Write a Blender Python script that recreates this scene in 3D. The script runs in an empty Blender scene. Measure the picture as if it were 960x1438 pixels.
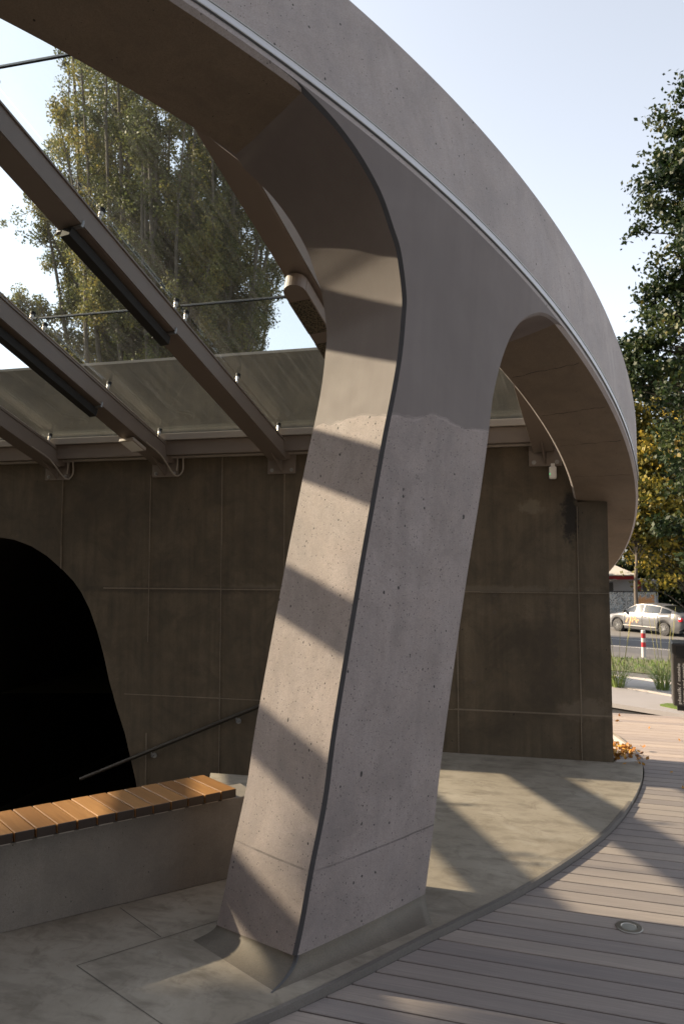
import bpy, bmesh, math, random
import numpy as np
from mathutils import Vector, Matrix
random.seed(7); rng = np.random.default_rng(11)
S = bpy.context.scene; COL = S.collection
R_ = math.radians
V = lambda *a: np.array(a, float)

# ------------------------------------------------------------------ helpers
def nrm(a): a = np.asarray(a, float); return a/np.linalg.norm(a)

def tag(o, label=None, cat=None, group=None, kind=None):
    if label: o['label'] = label
    if cat: o['category'] = cat
    if group: o['group'] = group
    if kind: o['kind'] = kind
    return o

def thing(name, loc, label, cat, group=None, rz=0.0):
    o = bpy.data.objects.new(name, None); COL.objects.link(o)
    o.location = Vector(loc); o.rotation_euler = (0, 0, rz); o.empty_display_size = .1
    return tag(o, label, cat, group)

def root_loc(o):
    while o.parent: o = o.parent
    return np.array(o.location)

class MB:
    """collects faces in world (or local) coordinates, becomes one mesh object"""
    def __init__(s): s.v = []; s.f = []; s.sm = []
    def add(s, vs, fs, smooth=False):
        b = len(s.v); s.v += [tuple(map(float, p)) for p in vs]
        for f in fs: s.f.append([b+i for i in f]); s.sm.append(smooth)
    def box(s, o, ax, ay, az):
        """corner o and three edge vectors"""
        o, ax, ay, az = map(lambda a: np.asarray(a, float), (o, ax, ay, az))
        p = [o, o+ax, o+ax+ay, o+ay, o+az, o+ax+az, o+ax+ay+az, o+ay+az]
        fs = [(0,3,2,1),(4,5,6,7),(0,1,5,4),(1,2,6,5),(2,3,7,6),(3,0,4,7)]
        if np.dot(np.cross(ax, ay), az) < 0: fs = [f[::-1] for f in fs]
        s.add(p, fs)
    def cbox(s, c, ax, ay, az):
        c, ax, ay, az = map(lambda a: np.asarray(a, float), (c, ax, ay, az))
        s.box(c-ax/2-ay/2-az/2, ax, ay, az)
    def prism(s, poly, vec):
        """polygon (3D points) extruded along vec"""
        n = len(poly); vec = np.asarray(vec, float)
        p = [np.asarray(q, float) for q in poly]
        s.add(p+[q+vec for q in p], [tuple(range(n))[::-1], tuple(range(n, 2*n))]+[(i,(i+1)%n,n+(i+1)%n,n+i) for i in range(n)])
    def tube(s, pts, rad, n=8, caps=True):
        pts = [np.asarray(p, float) for p in pts]
        rads = rad if hasattr(rad, '__len__') else [rad]*len(pts)
        rows = []; prev = None
        for i, p in enumerate(pts):
            t = nrm(pts[min(i+1, len(pts)-1)]-pts[max(i-1, 0)])
            a = V(0,0,1) if abs(t[2]) < .9 else V(1,0,0)
            if prev is not None: a = prev
            u = nrm(a-t*(a@t)); w = np.cross(t, u); prev = u
            rows.append([p+rads[i]*(math.cos(k*2*math.pi/n)*u+math.sin(k*2*math.pi/n)*w) for k in range(n)])
        vs = [q for r in rows for q in r]; m = len(rows)
        s.add(vs, [(i*n+k, i*n+(k+1)%n, (i+1)*n+(k+1)%n, (i+1)*n+k) for i in range(m-1) for k in range(n)], True)
        if caps:
            s.add(rows[0], [tuple(range(n))[::-1]]); s.add(rows[-1], [tuple(range(n))])
    def lathe(s, o, axis, prof, n=20):
        """profile [(radius, height)] round axis at o"""
        axis = nrm(axis); a = V(0,0,1) if abs(axis[2]) < .9 else V(1,0,0)
        u = nrm(np.cross(a, axis)); w = np.cross(axis, u); o = np.asarray(o, float)
        vs = [o+h*axis+r*(math.cos(k*2*math.pi/n)*u+math.sin(k*2*math.pi/n)*w) for r, h in prof for k in range(n)]
        m = len(prof)
        s.add(vs, [(i*n+k, i*n+(k+1)%n, (i+1)*n+(k+1)%n, (i+1)*n+k) for i in range(m-1) for k in range(n)])
        if prof[0][0] > 1e-6: s.add(vs[:n], [tuple(range(n))[::-1]])
        if prof[-1][0] > 1e-6: s.add(vs[-n:], [tuple(range(n))])
    def grid(s, rows, smooth=True, flip=False, closed=False):
        m, n = len(rows), len(rows[0]); vs = [q for r in rows for q in r]; fs = []
        for i in range(m-1):
            for k in range(n if closed else n-1):
                f = (i*n+k, i*n+(k+1)%n, (i+1)*n+(k+1)%n, (i+1)*n+k)
                fs.append(f[::-1] if flip else f)
        s.add(vs, fs, smooth)
    def build(s, name, mat, parent=None, label=None, bevel=0.0, kind=None, cat=None, group=None):
        me = bpy.data.meshes.new(name)
        off = root_loc(parent) if parent else np.zeros(3)
        me.from_pydata([tuple(np.array(p)-off) for p in s.v], [], s.f)
        me.polygons.foreach_set('use_smooth', s.sm); me.update()
        if mat: me.materials.append(mat)
        o = bpy.data.objects.new(name, me); COL.objects.link(o)
        if parent: o.parent = parent
        if bevel:
            md = o.modifiers.new('bevel', 'BEVEL'); md.width = bevel; md.segments = 2; md.limit_method = 'ANGLE'; md.angle_limit = R_(40)
        return tag(o, label, cat, group, kind)

def spline(pts, n):
    """Catmull-Rom through points, n samples per span"""
    p = [np.asarray(q, float) for q in pts]; p = [2*p[0]-p[1]]+p+[2*p[-1]-p[-2]]; out = []
    for i in range(1, len(p)-2):
        for k in range(n):
            t = k/n; a, b, c, d = p[i-1:i+3]
            out.append(.5*((2*b)+(c-a)*t+(2*a-5*b+4*c-d)*t*t+(-a+3*b-3*c+d)*t**3))
    return out+[p[-2]]

# ------------------------------------------------------------------ materials
def mat(name):
    m = bpy.data.materials.new(name); m.use_nodes = True
    nt = m.node_tree; nt.nodes.clear()
    out = nt.nodes.new('ShaderNodeOutputMaterial'); return m, nt, out
def N(nt, t, **kw):
    n = nt.nodes.new('ShaderNode'+t)
    for k, v in kw.items():
        if k in n.inputs.keys(): n.inputs[k].default_value = v
        else: setattr(n, k, v)
    return n
def L(nt, a, b): nt.links.new(a, b)
def pos(nt, scale=(1,1,1), rot=(0,0,0)):
    g = N(nt, 'NewGeometry'); mp = N(nt, 'Mapping', vector_type='TEXTURE')     # rotate into the grain first, then scale
    mp.inputs['Scale'].default_value = [1/k for k in scale]; mp.inputs['Rotation'].default_value = [-k for k in rot]
    L(nt, g.outputs['Position'], mp.inputs['Vector']); return mp.outputs[0]
def noise(nt, vec, scale, detail=4, rough=.55, dist=0.0):
    n = N(nt, 'TexNoise'); n.inputs['Scale'].default_value = scale; n.inputs['Detail'].default_value = detail
    n.inputs['Roughness'].default_value = rough; n.inputs['Distortion'].default_value = dist
    L(nt, vec, n.inputs['Vector']); return n.outputs['Fac']
def ramp(nt, fac, stops):
    r = N(nt, 'ValToRGB'); e = r.color_ramp.elements
    while len(e) < len(stops): e.new(.5)
    for el, (p, c) in zip(e, stops):
        el.position = p; el.color = (*c, 1) if hasattr(c, '__len__') else (c, c, c, 1)
    L(nt, fac, r.inputs[0]); return r.outputs[0]
def mix(nt, fac, a, b, mode='MIX'):
    m = N(nt, 'Mix', data_type='RGBA', blend_type=mode)
    def put(sock, v):
        if hasattr(v, 'is_output'): L(nt, v, sock)
        elif hasattr(v, '__len__'): sock.default_value = (*v[:3], 1)
        else: sock.default_value = v
    put(m.inputs[0], fac); put(m.inputs[6], a); put(m.inputs[7], b); return m.outputs[2]
def math_(nt, op, a, b=0.0, c=0.0):
    m = N(nt, 'Math', operation=op)
    for i, v in enumerate((a, b, c)):
        if hasattr(v, 'is_output'): L(nt, v, m.inputs[i])
        else: m.inputs[i].default_value = v
    return m.outputs[0]
def bsdf(nt, out, col, rough=.6, metal=0.0, bump=None, bstr=.3, bdist=.01, spec=.5):
    b = N(nt, 'BsdfPrincipled')
    for k, v in (('Base Color', col), ('Roughness', rough), ('Metallic', metal), ('Specular IOR Level', spec)):
        if hasattr(v, 'is_output'): L(nt, v, b.inputs[k])
        elif hasattr(v, '__len__'): b.inputs[k].default_value = (*v[:3], 1)
        else: b.inputs[k].default_value = v
    if bump is not None:
        bn = N(nt, 'Bump'); bn.inputs['Strength'].default_value = bstr; bn.inputs['Distance'].default_value = bdist
        L(nt, bump, bn.inputs['Height']); L(nt, bn.outputs[0], b.inputs['Normal'])
    L(nt, b.outputs[0], out.inputs[0]); return b
def simple(name, col, rough=.5, metal=0.0, var=.12, sc=8.0, bump=.0):
    m, nt, out = mat(name); n = noise(nt, pos(nt), sc, 5)
    c = mix(nt, n, [x*(1-var) for x in col], [min(1, x*(1+var)) for x in col])
    bsdf(nt, out, c, rough, metal, n if bump else None, bump, .005); return m

def pores(nt, scale, keep, size, vec=None):
    """scattered small air holes: 1 inside a hole"""
    v = N(nt, 'TexVoronoi'); v.inputs['Scale'].default_value = scale
    p = vec or pos(nt)
    nn = N(nt, 'TexNoise'); nn.inputs['Scale'].default_value = scale*1.3; L(nt, p, nn.inputs['Vector'])
    ad = N(nt, 'VectorMath', operation='MULTIPLY_ADD'); L(nt, nn.outputs['Color'], ad.inputs[0])
    ad.inputs[1].default_value = (.35/scale,)*3; L(nt, p, ad.inputs[2])
    L(nt, ad.outputs[0], v.inputs['Vector'])
    sep = N(nt, 'SeparateColor'); L(nt, v.outputs['Color'], sep.inputs[0])
    on = math_(nt, 'GREATER_THAN', sep.outputs[0], 1-keep)
    rad = math_(nt, 'MULTIPLY_ADD', sep.outputs[1], size, size*.35)
    ins = math_(nt, 'LESS_THAN', v.outputs['Distance'], rad)
    return math_(nt, 'MULTIPLY', on, ins)

def concrete(name, base, var=.25, keep=.10, holes=True, streak=.5, zline=None, smooth_above=None, stains=(), warm=(1.06,1.0,.92), rough=.72, joints=None, bstr=.35):
    m, nt, out = mat(name); P = pos(nt)
    big = noise(nt, P, 1.1, 5, .6, .4); mid = noise(nt, P, 6.0, 6, .65); fine = noise(nt, P, 60, 3, .6)
    st = noise(nt, pos(nt, (9, 9, .55)), 1.6, 5, .6)
    lo = [x*(1-var) for x in base]; hi = [x*(1+var) for x in base]
    c = mix(nt, ramp(nt, big, [(.3, 0.0), (.72, 1.0)]), lo, hi)
    c = mix(nt, ramp(nt, st, [(.42, 0.0), (.75, streak)]), c, [x*(1-var*1.1) for x in base])
    c = mix(nt, math_(nt, 'MULTIPLY', ramp(nt, mid, [(.35, 0.0), (.7, 1.0)]), .35), c, [x*w for x, w in zip(hi, warm)])
    pat = noise(nt, P, 2.6, 8, .72, .8); gr = noise(nt, P, 150, 2, .7)
    c = mix(nt, math_(nt, 'MULTIPLY', ramp(nt, pat, [(.46, 0.0), (.62, 1.0)]), .42), c, [x*(1-var*1.5) for x in base])
    c = mix(nt, math_(nt, 'MULTIPLY', ramp(nt, pat, [(.30, 1.0), (.42, 0.0)]), .35), c, [x*(1+var*1.2) for x in base])
    c = mix(nt, math_(nt, 'MULTIPLY', fine, .42), c, [x*.56 for x in base]); c = mix(nt, math_(nt, 'MULTIPLY', ramp(nt, gr, [(.42, 0.0), (.72, 1.0)]), .5), c, [x*.5 for x in base])
    h = math_(nt, 'ADD', math_(nt, 'MULTIPLY', mid, .5), math_(nt, 'MULTIPLY', fine, .35))
    sm = None
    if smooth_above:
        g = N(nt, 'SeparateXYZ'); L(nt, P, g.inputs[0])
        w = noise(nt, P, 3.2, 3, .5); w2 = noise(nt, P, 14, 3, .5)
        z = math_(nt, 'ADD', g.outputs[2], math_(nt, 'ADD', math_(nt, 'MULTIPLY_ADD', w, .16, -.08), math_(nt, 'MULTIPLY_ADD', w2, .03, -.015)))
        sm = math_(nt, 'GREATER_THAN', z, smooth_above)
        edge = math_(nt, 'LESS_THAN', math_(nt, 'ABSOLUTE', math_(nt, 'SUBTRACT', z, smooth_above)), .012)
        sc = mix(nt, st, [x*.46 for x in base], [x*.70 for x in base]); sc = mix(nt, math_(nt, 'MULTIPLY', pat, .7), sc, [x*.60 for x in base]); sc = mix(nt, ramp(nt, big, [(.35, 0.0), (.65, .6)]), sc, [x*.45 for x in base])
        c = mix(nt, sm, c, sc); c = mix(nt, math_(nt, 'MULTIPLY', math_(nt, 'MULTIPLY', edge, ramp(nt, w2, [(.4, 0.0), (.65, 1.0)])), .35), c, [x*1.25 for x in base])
    if sm is not None: h = math_(nt, 'MULTIPLY', h, math_(nt, 'MULTIPLY_ADD', sm, -.8, 1.0))
    if holes:
        pv = pos(nt, (1, 1, .75))
        p1 = pores(nt, 26, keep*.9, .13, pv); p2 = pores(nt, 8, keep*.55, .06, pv); p3 = pores(nt, 75, min(.6, keep*1.5), .2, pv)
        p = math_(nt, 'MAXIMUM', math_(nt, 'MAXIMUM', p1, p2), math_(nt, 'MULTIPLY', p3, .75))
        if sm is not None: p = math_(nt, 'MULTIPLY', p, math_(nt, 'SUBTRACT', 1.0, sm))
        c = mix(nt, math_(nt, 'MULTIPLY', p, .95), c, [x*.10 for x in base])
        h = math_(nt, 'SUBTRACT', h, math_(nt, 'MULTIPLY', p, 1.2))
    if zline is not None:
        g = N(nt, 'SeparateXYZ'); L(nt, P, g.inputs[0])
        zz = math_(nt, 'ADD', g.outputs[2], math_(nt, 'MULTIPLY_ADD', noise(nt, P, 4, 3), .016, -.008))
        d = math_(nt, 'ABSOLUTE', math_(nt, 'SUBTRACT', zz, zline))
        l1 = math_(nt, 'MULTIPLY', math_(nt, 'LESS_THAN', d, .005), ramp(nt, noise(nt, P, 7, 2), [(.3, .25), (.6, 1.0)]))
        c = mix(nt, math_(nt, 'MULTIPLY', l1, .65), c, [x*.25 for x in base]); h = math_(nt, 'SUBTRACT', h, l1)
    for (cx_, cy_, cz_), (sx_, sz_), col_, amt in stains:
        vm = N(nt, 'VectorMath', operation='SUBTRACT'); L(nt, P, vm.inputs[0]); vm.inputs[1].default_value = (cx_, cy_, cz_)
        v2_ = N(nt, 'VectorMath', operation='MULTIPLY'); L(nt, vm.outputs[0], v2_.inputs[0]); v2_.inputs[1].default_value = (1/sx_, .2, 1/sz_)
        ln = N(nt, 'VectorMath', operation='LENGTH'); L(nt, v2_.outputs[0], ln.inputs[0])
        dd = math_(nt, 'ADD', ln.outputs['Value'], math_(nt, 'MULTIPLY_ADD', noise(nt, P, 11, 6, .75), 2.2, -1.1))
        c = mix(nt, math_(nt, 'MULTIPLY', ramp(nt, dd, [(.55, 1.0), (1.0, 0.0)]), amt), c, col_)
    rr = math_(nt, 'MULTIPLY_ADD', mid, .2, rough-.1)
    bsdf(nt, out, c, rr, 0, h, bstr, .006, .4)
    return m

M = {}
M['ring'] = concrete('concrete_ring', (.40,.354,.345), .22, .12, streak=.6)
M['soffit'] = concrete('shaded_soffit', (.215,.168,.126), .25, .03, streak=.2, bstr=.3)  # ring concrete made darker and browner: shade and warm bounce put into the colour
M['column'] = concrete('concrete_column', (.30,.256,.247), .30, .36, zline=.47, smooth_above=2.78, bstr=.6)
M['fillet'] = concrete('mortar_fillet', (.155,.133,.108), .25, .03, holes=False, bstr=.2)
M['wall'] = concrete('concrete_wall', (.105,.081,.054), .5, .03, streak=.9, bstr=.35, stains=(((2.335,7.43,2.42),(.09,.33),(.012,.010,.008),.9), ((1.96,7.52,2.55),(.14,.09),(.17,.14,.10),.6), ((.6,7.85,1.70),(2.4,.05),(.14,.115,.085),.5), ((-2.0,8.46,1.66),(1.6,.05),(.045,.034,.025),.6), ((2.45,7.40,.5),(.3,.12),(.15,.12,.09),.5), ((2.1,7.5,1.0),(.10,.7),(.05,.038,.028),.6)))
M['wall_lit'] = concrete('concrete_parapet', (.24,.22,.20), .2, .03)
M['tie'] = concrete('tie_plug', (.10,.08,.06), .3, .0, holes=False)
M['seam'] = concrete('seam_laitance', (.20,.162,.122), .3, .0, holes=False)
M['bench_c'] = concrete('concrete_bench', (.21,.186,.162), .25, .03, streak=.6, bstr=.2)
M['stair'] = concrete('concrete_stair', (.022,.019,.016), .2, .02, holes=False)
M['kerb'] = concrete('concrete_kerb', (.15,.135,.125), .2, .02, holes=False)
M['edge'] = simple('edge_sealant', (.06,.06,.066), .6, 0, .25, 20)
M['steel'] = simple('painted_steel', (.155,.125,.105), .42, 0, .06, 5)
M['steel_l'] = simple('light_painted_steel', (.32,.28,.24), .45, 0, .08, 6)
M['black'] = simple('black_metal', (.009,.009,.009), .75)
M['rubber'] = simple('black_rubber', (.012,.012,.013), .6)
M['inox'] = simple('stainless_steel', (.42,.39,.35), .36, 1.0, .1, 30)
M['alu'] = simple('led_profile', (.60,.61,.66), .6, 0, .06, 20)
M['cable'] = simple('cable_sheath', (.30,.26,.22), .5)
M['galv'] = simple('galvanised_steel', (.30,.30,.30), .45, .7, .2, 30)
M['rail'] = simple('rail_steel', (.03,.024,.018), .5, .2)
M['white'] = simple('white_plastic', (.72,.70,.66), .4, 0, .04)
M['asphalt'] = simple('asphalt', (.062,.062,.068), .85, 0, .25, 3, .3)
M['paint'] = simple('road_paint', (.60,.60,.60), .7, 0, .2, 6)
M['pave'] = simple('paving', (.085,.082,.082), .8, 0, .2, 2, .3)
M['park'] = simple('parking_paving', (.11,.105,.10), .8, 0, .2, 2, .3)
M['pale'] = simple('pale_concrete', (.40,.37,.345), .75, 0, .1, 2, .2)
M['greypath'] = simple('grey_concrete', (.21,.205,.215), .75, 0, .1, 3, .2)
M['soil'] = simple('soil', (.055,.035,.022), .95, 0, .4, 20, .5)
M['terrain'] = simple('terrain_soil', (.07,.075,.03), .95, 0, .35, 1.5, .5)
M['red'] = simple('red_paint', (.30,.012,.02), .45)
M['wpaint'] = simple('white_paint', (.40,.395,.38), .55)
M['kiosk_dark'] = simple('kiosk_dark', (.02,.018,.018), .4)
M['kiosk_white'] = simple('kiosk_white', (.33,.34,.37), .5)
M['bin'] = simple('bin_black', (.028,.026,.025), .45)

def floor_mat():
    m, nt, out = mat('polished_floor'); P = pos(nt)
    big = noise(nt, P, .9, 6, .62, .6); mid = noise(nt, pos(nt, (1, 2.4, 1), (0, 0, .3)), 3.5, 6, .62, .3); fine = noise(nt, P, 40, 3)
    c = mix(nt, ramp(nt, big, [(.32, 0.0), (.68, 1.0)]), (.20,.17,.132), (.34,.302,.25))
    c = mix(nt, math_(nt, 'MULTIPLY', ramp(nt, mid, [(.48, 0.0), (.66, 1.0)]), .55), c, (.115,.095,.072))
    c = mix(nt, math_(nt, 'MULTIPLY', ramp(nt, noise(nt, P, 2.3, 5, .6, .8), [(.6, 0.0), (.74, 1.0)]), .6), c, (.34,.32,.28))
    c = mix(nt, math_(nt, 'MULTIPLY', ramp(nt, noise(nt, P, 5.5, 8, .75, 1.2), [(.52, 0.0), (.66, 1.0)]), .5), c, (.12,.095,.068))
    c = mix(nt, math_(nt, 'MULTIPLY', fine, .3), c, (.15,.135,.12))
    bsdf(nt, out, c, math_(nt, 'MULTIPLY_ADD', mid, .2, .6), 0, math_(nt, 'ADD', mid, fine), .2, .004, .3); return m
M['floor'] = floor_mat()

def deck_mat():
    m, nt, out = mat('composite_deck'); a = math.atan2(-.307, .952)
    at = N(nt, 'Attribute'); at.attribute_name = 'tint'
    g = pos(nt, (3.0, 110, 4), (0, 0, -a)); gr = noise(nt, g, 1.0, 6, .7)
    gr2 = noise(nt, pos(nt, (.8, 9, 2), (0, 0, -a)), 1.2, 4, .6); blot = noise(nt, pos(nt), 2.0, 4)
    c = mix(nt, gr, (.14,.122,.114), (.40,.352,.325))
    c = mix(nt, math_(nt, 'MULTIPLY', ramp(nt, gr2, [(.4, 0.0), (.7, 1.0)]), .55), c, (.20,.18,.176))
    c = mix(nt, math_(nt, 'MULTIPLY', blot, .25), c, (.23,.20,.175))
    c = mix(nt, 1.0, c, ramp(nt, at.outputs['Fac'], [(0.0, (.84,.83,.85)), (1.0, (1.10,1.07,1.03))]), 'MULTIPLY')
    bsdf(nt, out, c, .62, 0, gr, .25, .004, .35); return m
M['deck'] = deck_mat()

def wood_mat():
    m, nt, out = mat('oiled_hardwood')
    at = N(nt, 'Attribute'); at.attribute_name = 'tint'
    a = math.atan2(.75, -.66)
    g = noise(nt, pos(nt, (2.5, 60, 30), (0, 0, -a)), 1.0, 6, .65, .3); g2 = noise(nt, pos(nt, (1.2, 14, 8), (0, 0, -a)), 1.0, 4)
    c = mix(nt, g, (.15,.066,.022), (.47,.265,.105)); c = mix(nt, math_(nt, 'MULTIPLY', g2, .5), c, (.34,.165,.055))
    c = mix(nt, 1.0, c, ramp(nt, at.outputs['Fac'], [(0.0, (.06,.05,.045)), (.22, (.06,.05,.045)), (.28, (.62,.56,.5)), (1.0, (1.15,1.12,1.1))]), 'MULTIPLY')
    bsdf(nt, out, c, .42, 0, g, .2, .003, .5); return m
M['wood'] = wood_mat()

def glass_mat(along):
    """dusty laminated roof glass: mostly straight-through, a Fresnel sheen and streaks of dried rain along the slope"""
    m, nt, out = mat('dusty_roof_glass')
    az = math.atan2(along[1], along[0])
    st = noise(nt, pos(nt, (.7, 26, .7), (0, 0, -az)), 2.0, 4, .7); sp = noise(nt, pos(nt), 55, 2, .7); bl = noise(nt, pos(nt), .9, 4)
    tr = N(nt, 'BsdfTransparent'); tr.inputs[0].default_value = (.835,.868,.875,1)
    gl = N(nt, 'BsdfGlossy'); gl.inputs['Roughness'].default_value = .02; gl.inputs[0].default_value = (.9,.95,.95,1)
    tl = N(nt, 'BsdfTranslucent'); tl.inputs[0].default_value = (.75,.74,.70,1)
    df = N(nt, 'BsdfDiffuse'); df.inputs[0].default_value = (.6,.58,.54,1)
    fr = N(nt, 'LayerWeight'); fr.inputs[0].default_value = .5
    fres = math_(nt, 'MULTIPLY_ADD', math_(nt, 'POWER', fr.outputs['Facing'], 4.0), .9, .025)
    m1 = N(nt, 'MixShader'); L(nt, fres, m1.inputs[0]); L(nt, tr.outputs[0], m1.inputs[1]); L(nt, gl.outputs[0], m1.inputs[2])
    md = N(nt, 'MixShader'); md.inputs[0].default_value = .5; L(nt, tl.outputs[0], md.inputs[1]); L(nt, df.outputs[0], md.inputs[2])
    d = math_(nt, 'MULTIPLY_ADD', ramp(nt, st, [(.45, 0.0), (.8, 1.0)]), .03, .006)
    d = math_(nt, 'ADD', d, math_(nt, 'MULTIPLY', ramp(nt, sp, [(.62, 0.0), (.8, 1.0)]), .02)); d = math_(nt, 'MULTIPLY', d, math_(nt, 'MULTIPLY_ADD', bl, .9, .55))
    m2 = N(nt, 'MixShader'); L(nt, d, m2.inputs[0]); L(nt, m1.outputs[0], m2.inputs[1]); L(nt, md.outputs[0], m2.inputs[2])
    L(nt, m2.outputs[0], out.inputs[0]); return m

def leaf_mat(name, cols, trans=.35):
    """colour per leaf from the mesh attribute 'tint'"""
    m, nt, out = mat(name); at = N(nt, 'Attribute'); at.attribute_name = 'tint'
    c = ramp(nt, at.outputs['Fac'], [(i/(len(cols)-1), k) for i, k in enumerate(cols)])
    d = N(nt, 'BsdfPrincipled'); L(nt, c, d.inputs['Base Color']); d.inputs['Roughness'].default_value = .55; d.inputs['Specular IOR Level'].default_value = .3
    t = N(nt, 'BsdfTranslucent'); L(nt, c, t.inputs[0])
    x = N(nt, 'MixShader'); x.inputs[0].default_value = trans; L(nt, d.outputs[0], x.inputs[1]); L(nt, t.outputs[0], x.inputs[2])
    L(nt, x.outputs[0], out.inputs[0]); return m
M['fjoint'] = simple('joint_grit', (.085,.075,.062), .9, 0, .5, 25)
M['bark'] = simple('bark', (.085,.07,.055), .9, 0, .35, 12, .5)

# ------------------------------------------------------------------ camera, light, sky
EYE = V(0, 0, 2.0); PITCH = math.atan(68/1020)
cd = bpy.data.cameras.new('camera'); cam = bpy.data.objects.new('camera', cd); COL.objects.link(cam); S.camera = cam
cam.location = EYE; cam.rotation_euler = (math.pi/2+PITCH, 0, 0)
cd.sensor_fit = 'HORIZONTAL'; cd.sensor_width = 24; cd.lens = 25.5; cd.clip_start = .05; cd.clip_end = 4000
cd.dof.use_dof = True; cd.dof.focus_distance = 4.2; cd.dof.aperture_fstop = 4.5
SUN_AZ, SUN_EL = 162.0, 30.3
sv = V(math.cos(R_(SUN_AZ))*math.cos(R_(SUN_EL)), math.sin(R_(SUN_AZ))*math.cos(R_(SUN_EL)), math.sin(R_(SUN_EL)))
sl = bpy.data.lights.new('sun', 'SUN'); sl.energy = 5.0; sl.angle = R_(.55); sl.color = (1.0, .79, .55)
so = bpy.data.objects.new('sun', sl); COL.objects.link(so); so.rotation_euler = Vector(sv).to_track_quat('Z', 'Y').to_euler(); so.location = (-20, 8, 20)
w = bpy.data.worlds.new('World'); S.world = w; w.use_nodes = True; nt = w.node_tree; nt.nodes.clear()
wo = nt.nodes.new('ShaderNodeOutputWorld'); bg = nt.nodes.new('ShaderNodeBackground'); sk = nt.nodes.new('ShaderNodeTexSky')
sk.sky_type = 'NISHITA'; sk.sun_disc = False; sk.sun_elevation = R_(SUN_EL); sk.sun_rotation = R_(90-SUN_AZ) % (2*math.pi)
sk.altitude = 0; sk.air_density = 1.0; sk.dust_density = 1.6; sk.ozone_density = 1.0
hs = nt.nodes.new('ShaderNodeHueSaturation'); hs.inputs['Saturation'].default_value = .36
nt.links.new(sk.outputs[0], hs.inputs['Color']); nt.links.new(hs.outputs[0], bg.inputs[0]); bg.inputs[1].default_value = .112
nt.links.new(bg.outputs[0], wo.inputs[0])
S.view_settings.view_transform = 'Standard'; S.view_settings.look = 'None'; S.view_settings.gamma = 1.0; S.view_settings.exposure = 1.62
S.view_settings.use_curve_mapping = False
S.cycles.max_bounces = 10; S.cycles.diffuse_bounces = 2; S.cycles.glossy_bounces = 4; S.cycles.transparent_max_bounces = 24
S.cycles.use_denoising = True; S.cycles.sample_clamp_indirect = 6

# ------------------------------------------------------------------ tilted ring frame
C0 = V(-5.418, 10.552, 2.849); RN = nrm(V(.164, .3, 1.0))
RU = nrm(V(1,0,0)-RN*RN[0]); RV = np.cross(RN, RU)
RO, W_, CO, HB, HG = 9.0115, .612, .195, .131, .197
def rp(th, h, r): t = R_(th); return C0+r*math.cos(t)*RU+r*math.sin(t)*RV+h*RN
def r_out(h): return RO+CO*min(h-HB, 0)
def h_top(th):
    t = R_(th); return max(.581*math.cos(t)-.703*math.sin(t), HB+.25)

ring = thing('ring_canopy', (rp(-45, -3.6, 8.3)[0], rp(-45, -3.6, 8.3)[1], 0), 'tilted round concrete canopy ring with a leaning column beside the timber deck', 'canopy')
mb = MB(); TH = np.arange(-180, 180.01, .75)
nh = 8
mb.grid([[rp(t, HB+(h_top(t)-HB)*k/nh, RO-.0255*k/nh) for t in TH] for k in range(nh+1)], True)
ch = .022
prof = [lambda t: rp(t, HB, RO), lambda t: rp(t, HB-ch, RO-ch)]
mb.grid([[p(t) for t in TH] for p in prof], False, True)
mb.grid([[rp(t, HB-ch, RO-W_+ch) for t in TH], [rp(t, HB, RO-W_) for t in TH]], False, True)
mb.grid([[rp(t, HB+(h_top(t)-HB)*k/4, RO-W_) for t in TH] for k in range(5)], True, True)
mb.grid([[rp(t, h_top(t), RO-.0255-(W_-.0255)*k) for t in TH] for k in (0, 1)], True)
mb.build('ring_beam', M['ring'], ring)
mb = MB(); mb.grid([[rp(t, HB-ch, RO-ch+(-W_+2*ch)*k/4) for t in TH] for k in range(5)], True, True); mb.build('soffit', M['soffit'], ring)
mj = simple('pour_joint_brown', (.035,.026,.02), .9, 0, .4, 30)  # dark brown colour of the joint lines themselves
for t in (-66,-36.6,-32.4,-28.6,-24.2,-17.0):    # day joints of the soffit pours, broken lines
    mb = MB(); j = [t+random.uniform(-.08,.08) for _ in range(13)]
    w_ = [random.uniform(.006,.026) for _ in range(13)]; rr_ = [RO-.05-(W_-.1)*k/12 for k in range(13)]
    mb.grid([[rp(j[k]-w_[k], HB-ch-.0015, rr_[k]) for k in range(13)], [rp(j[k]+w_[k], HB-ch-.0015, rr_[k]) for k in range(13)]], False)
    mb.build('pour_joint', mj, ring)
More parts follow.
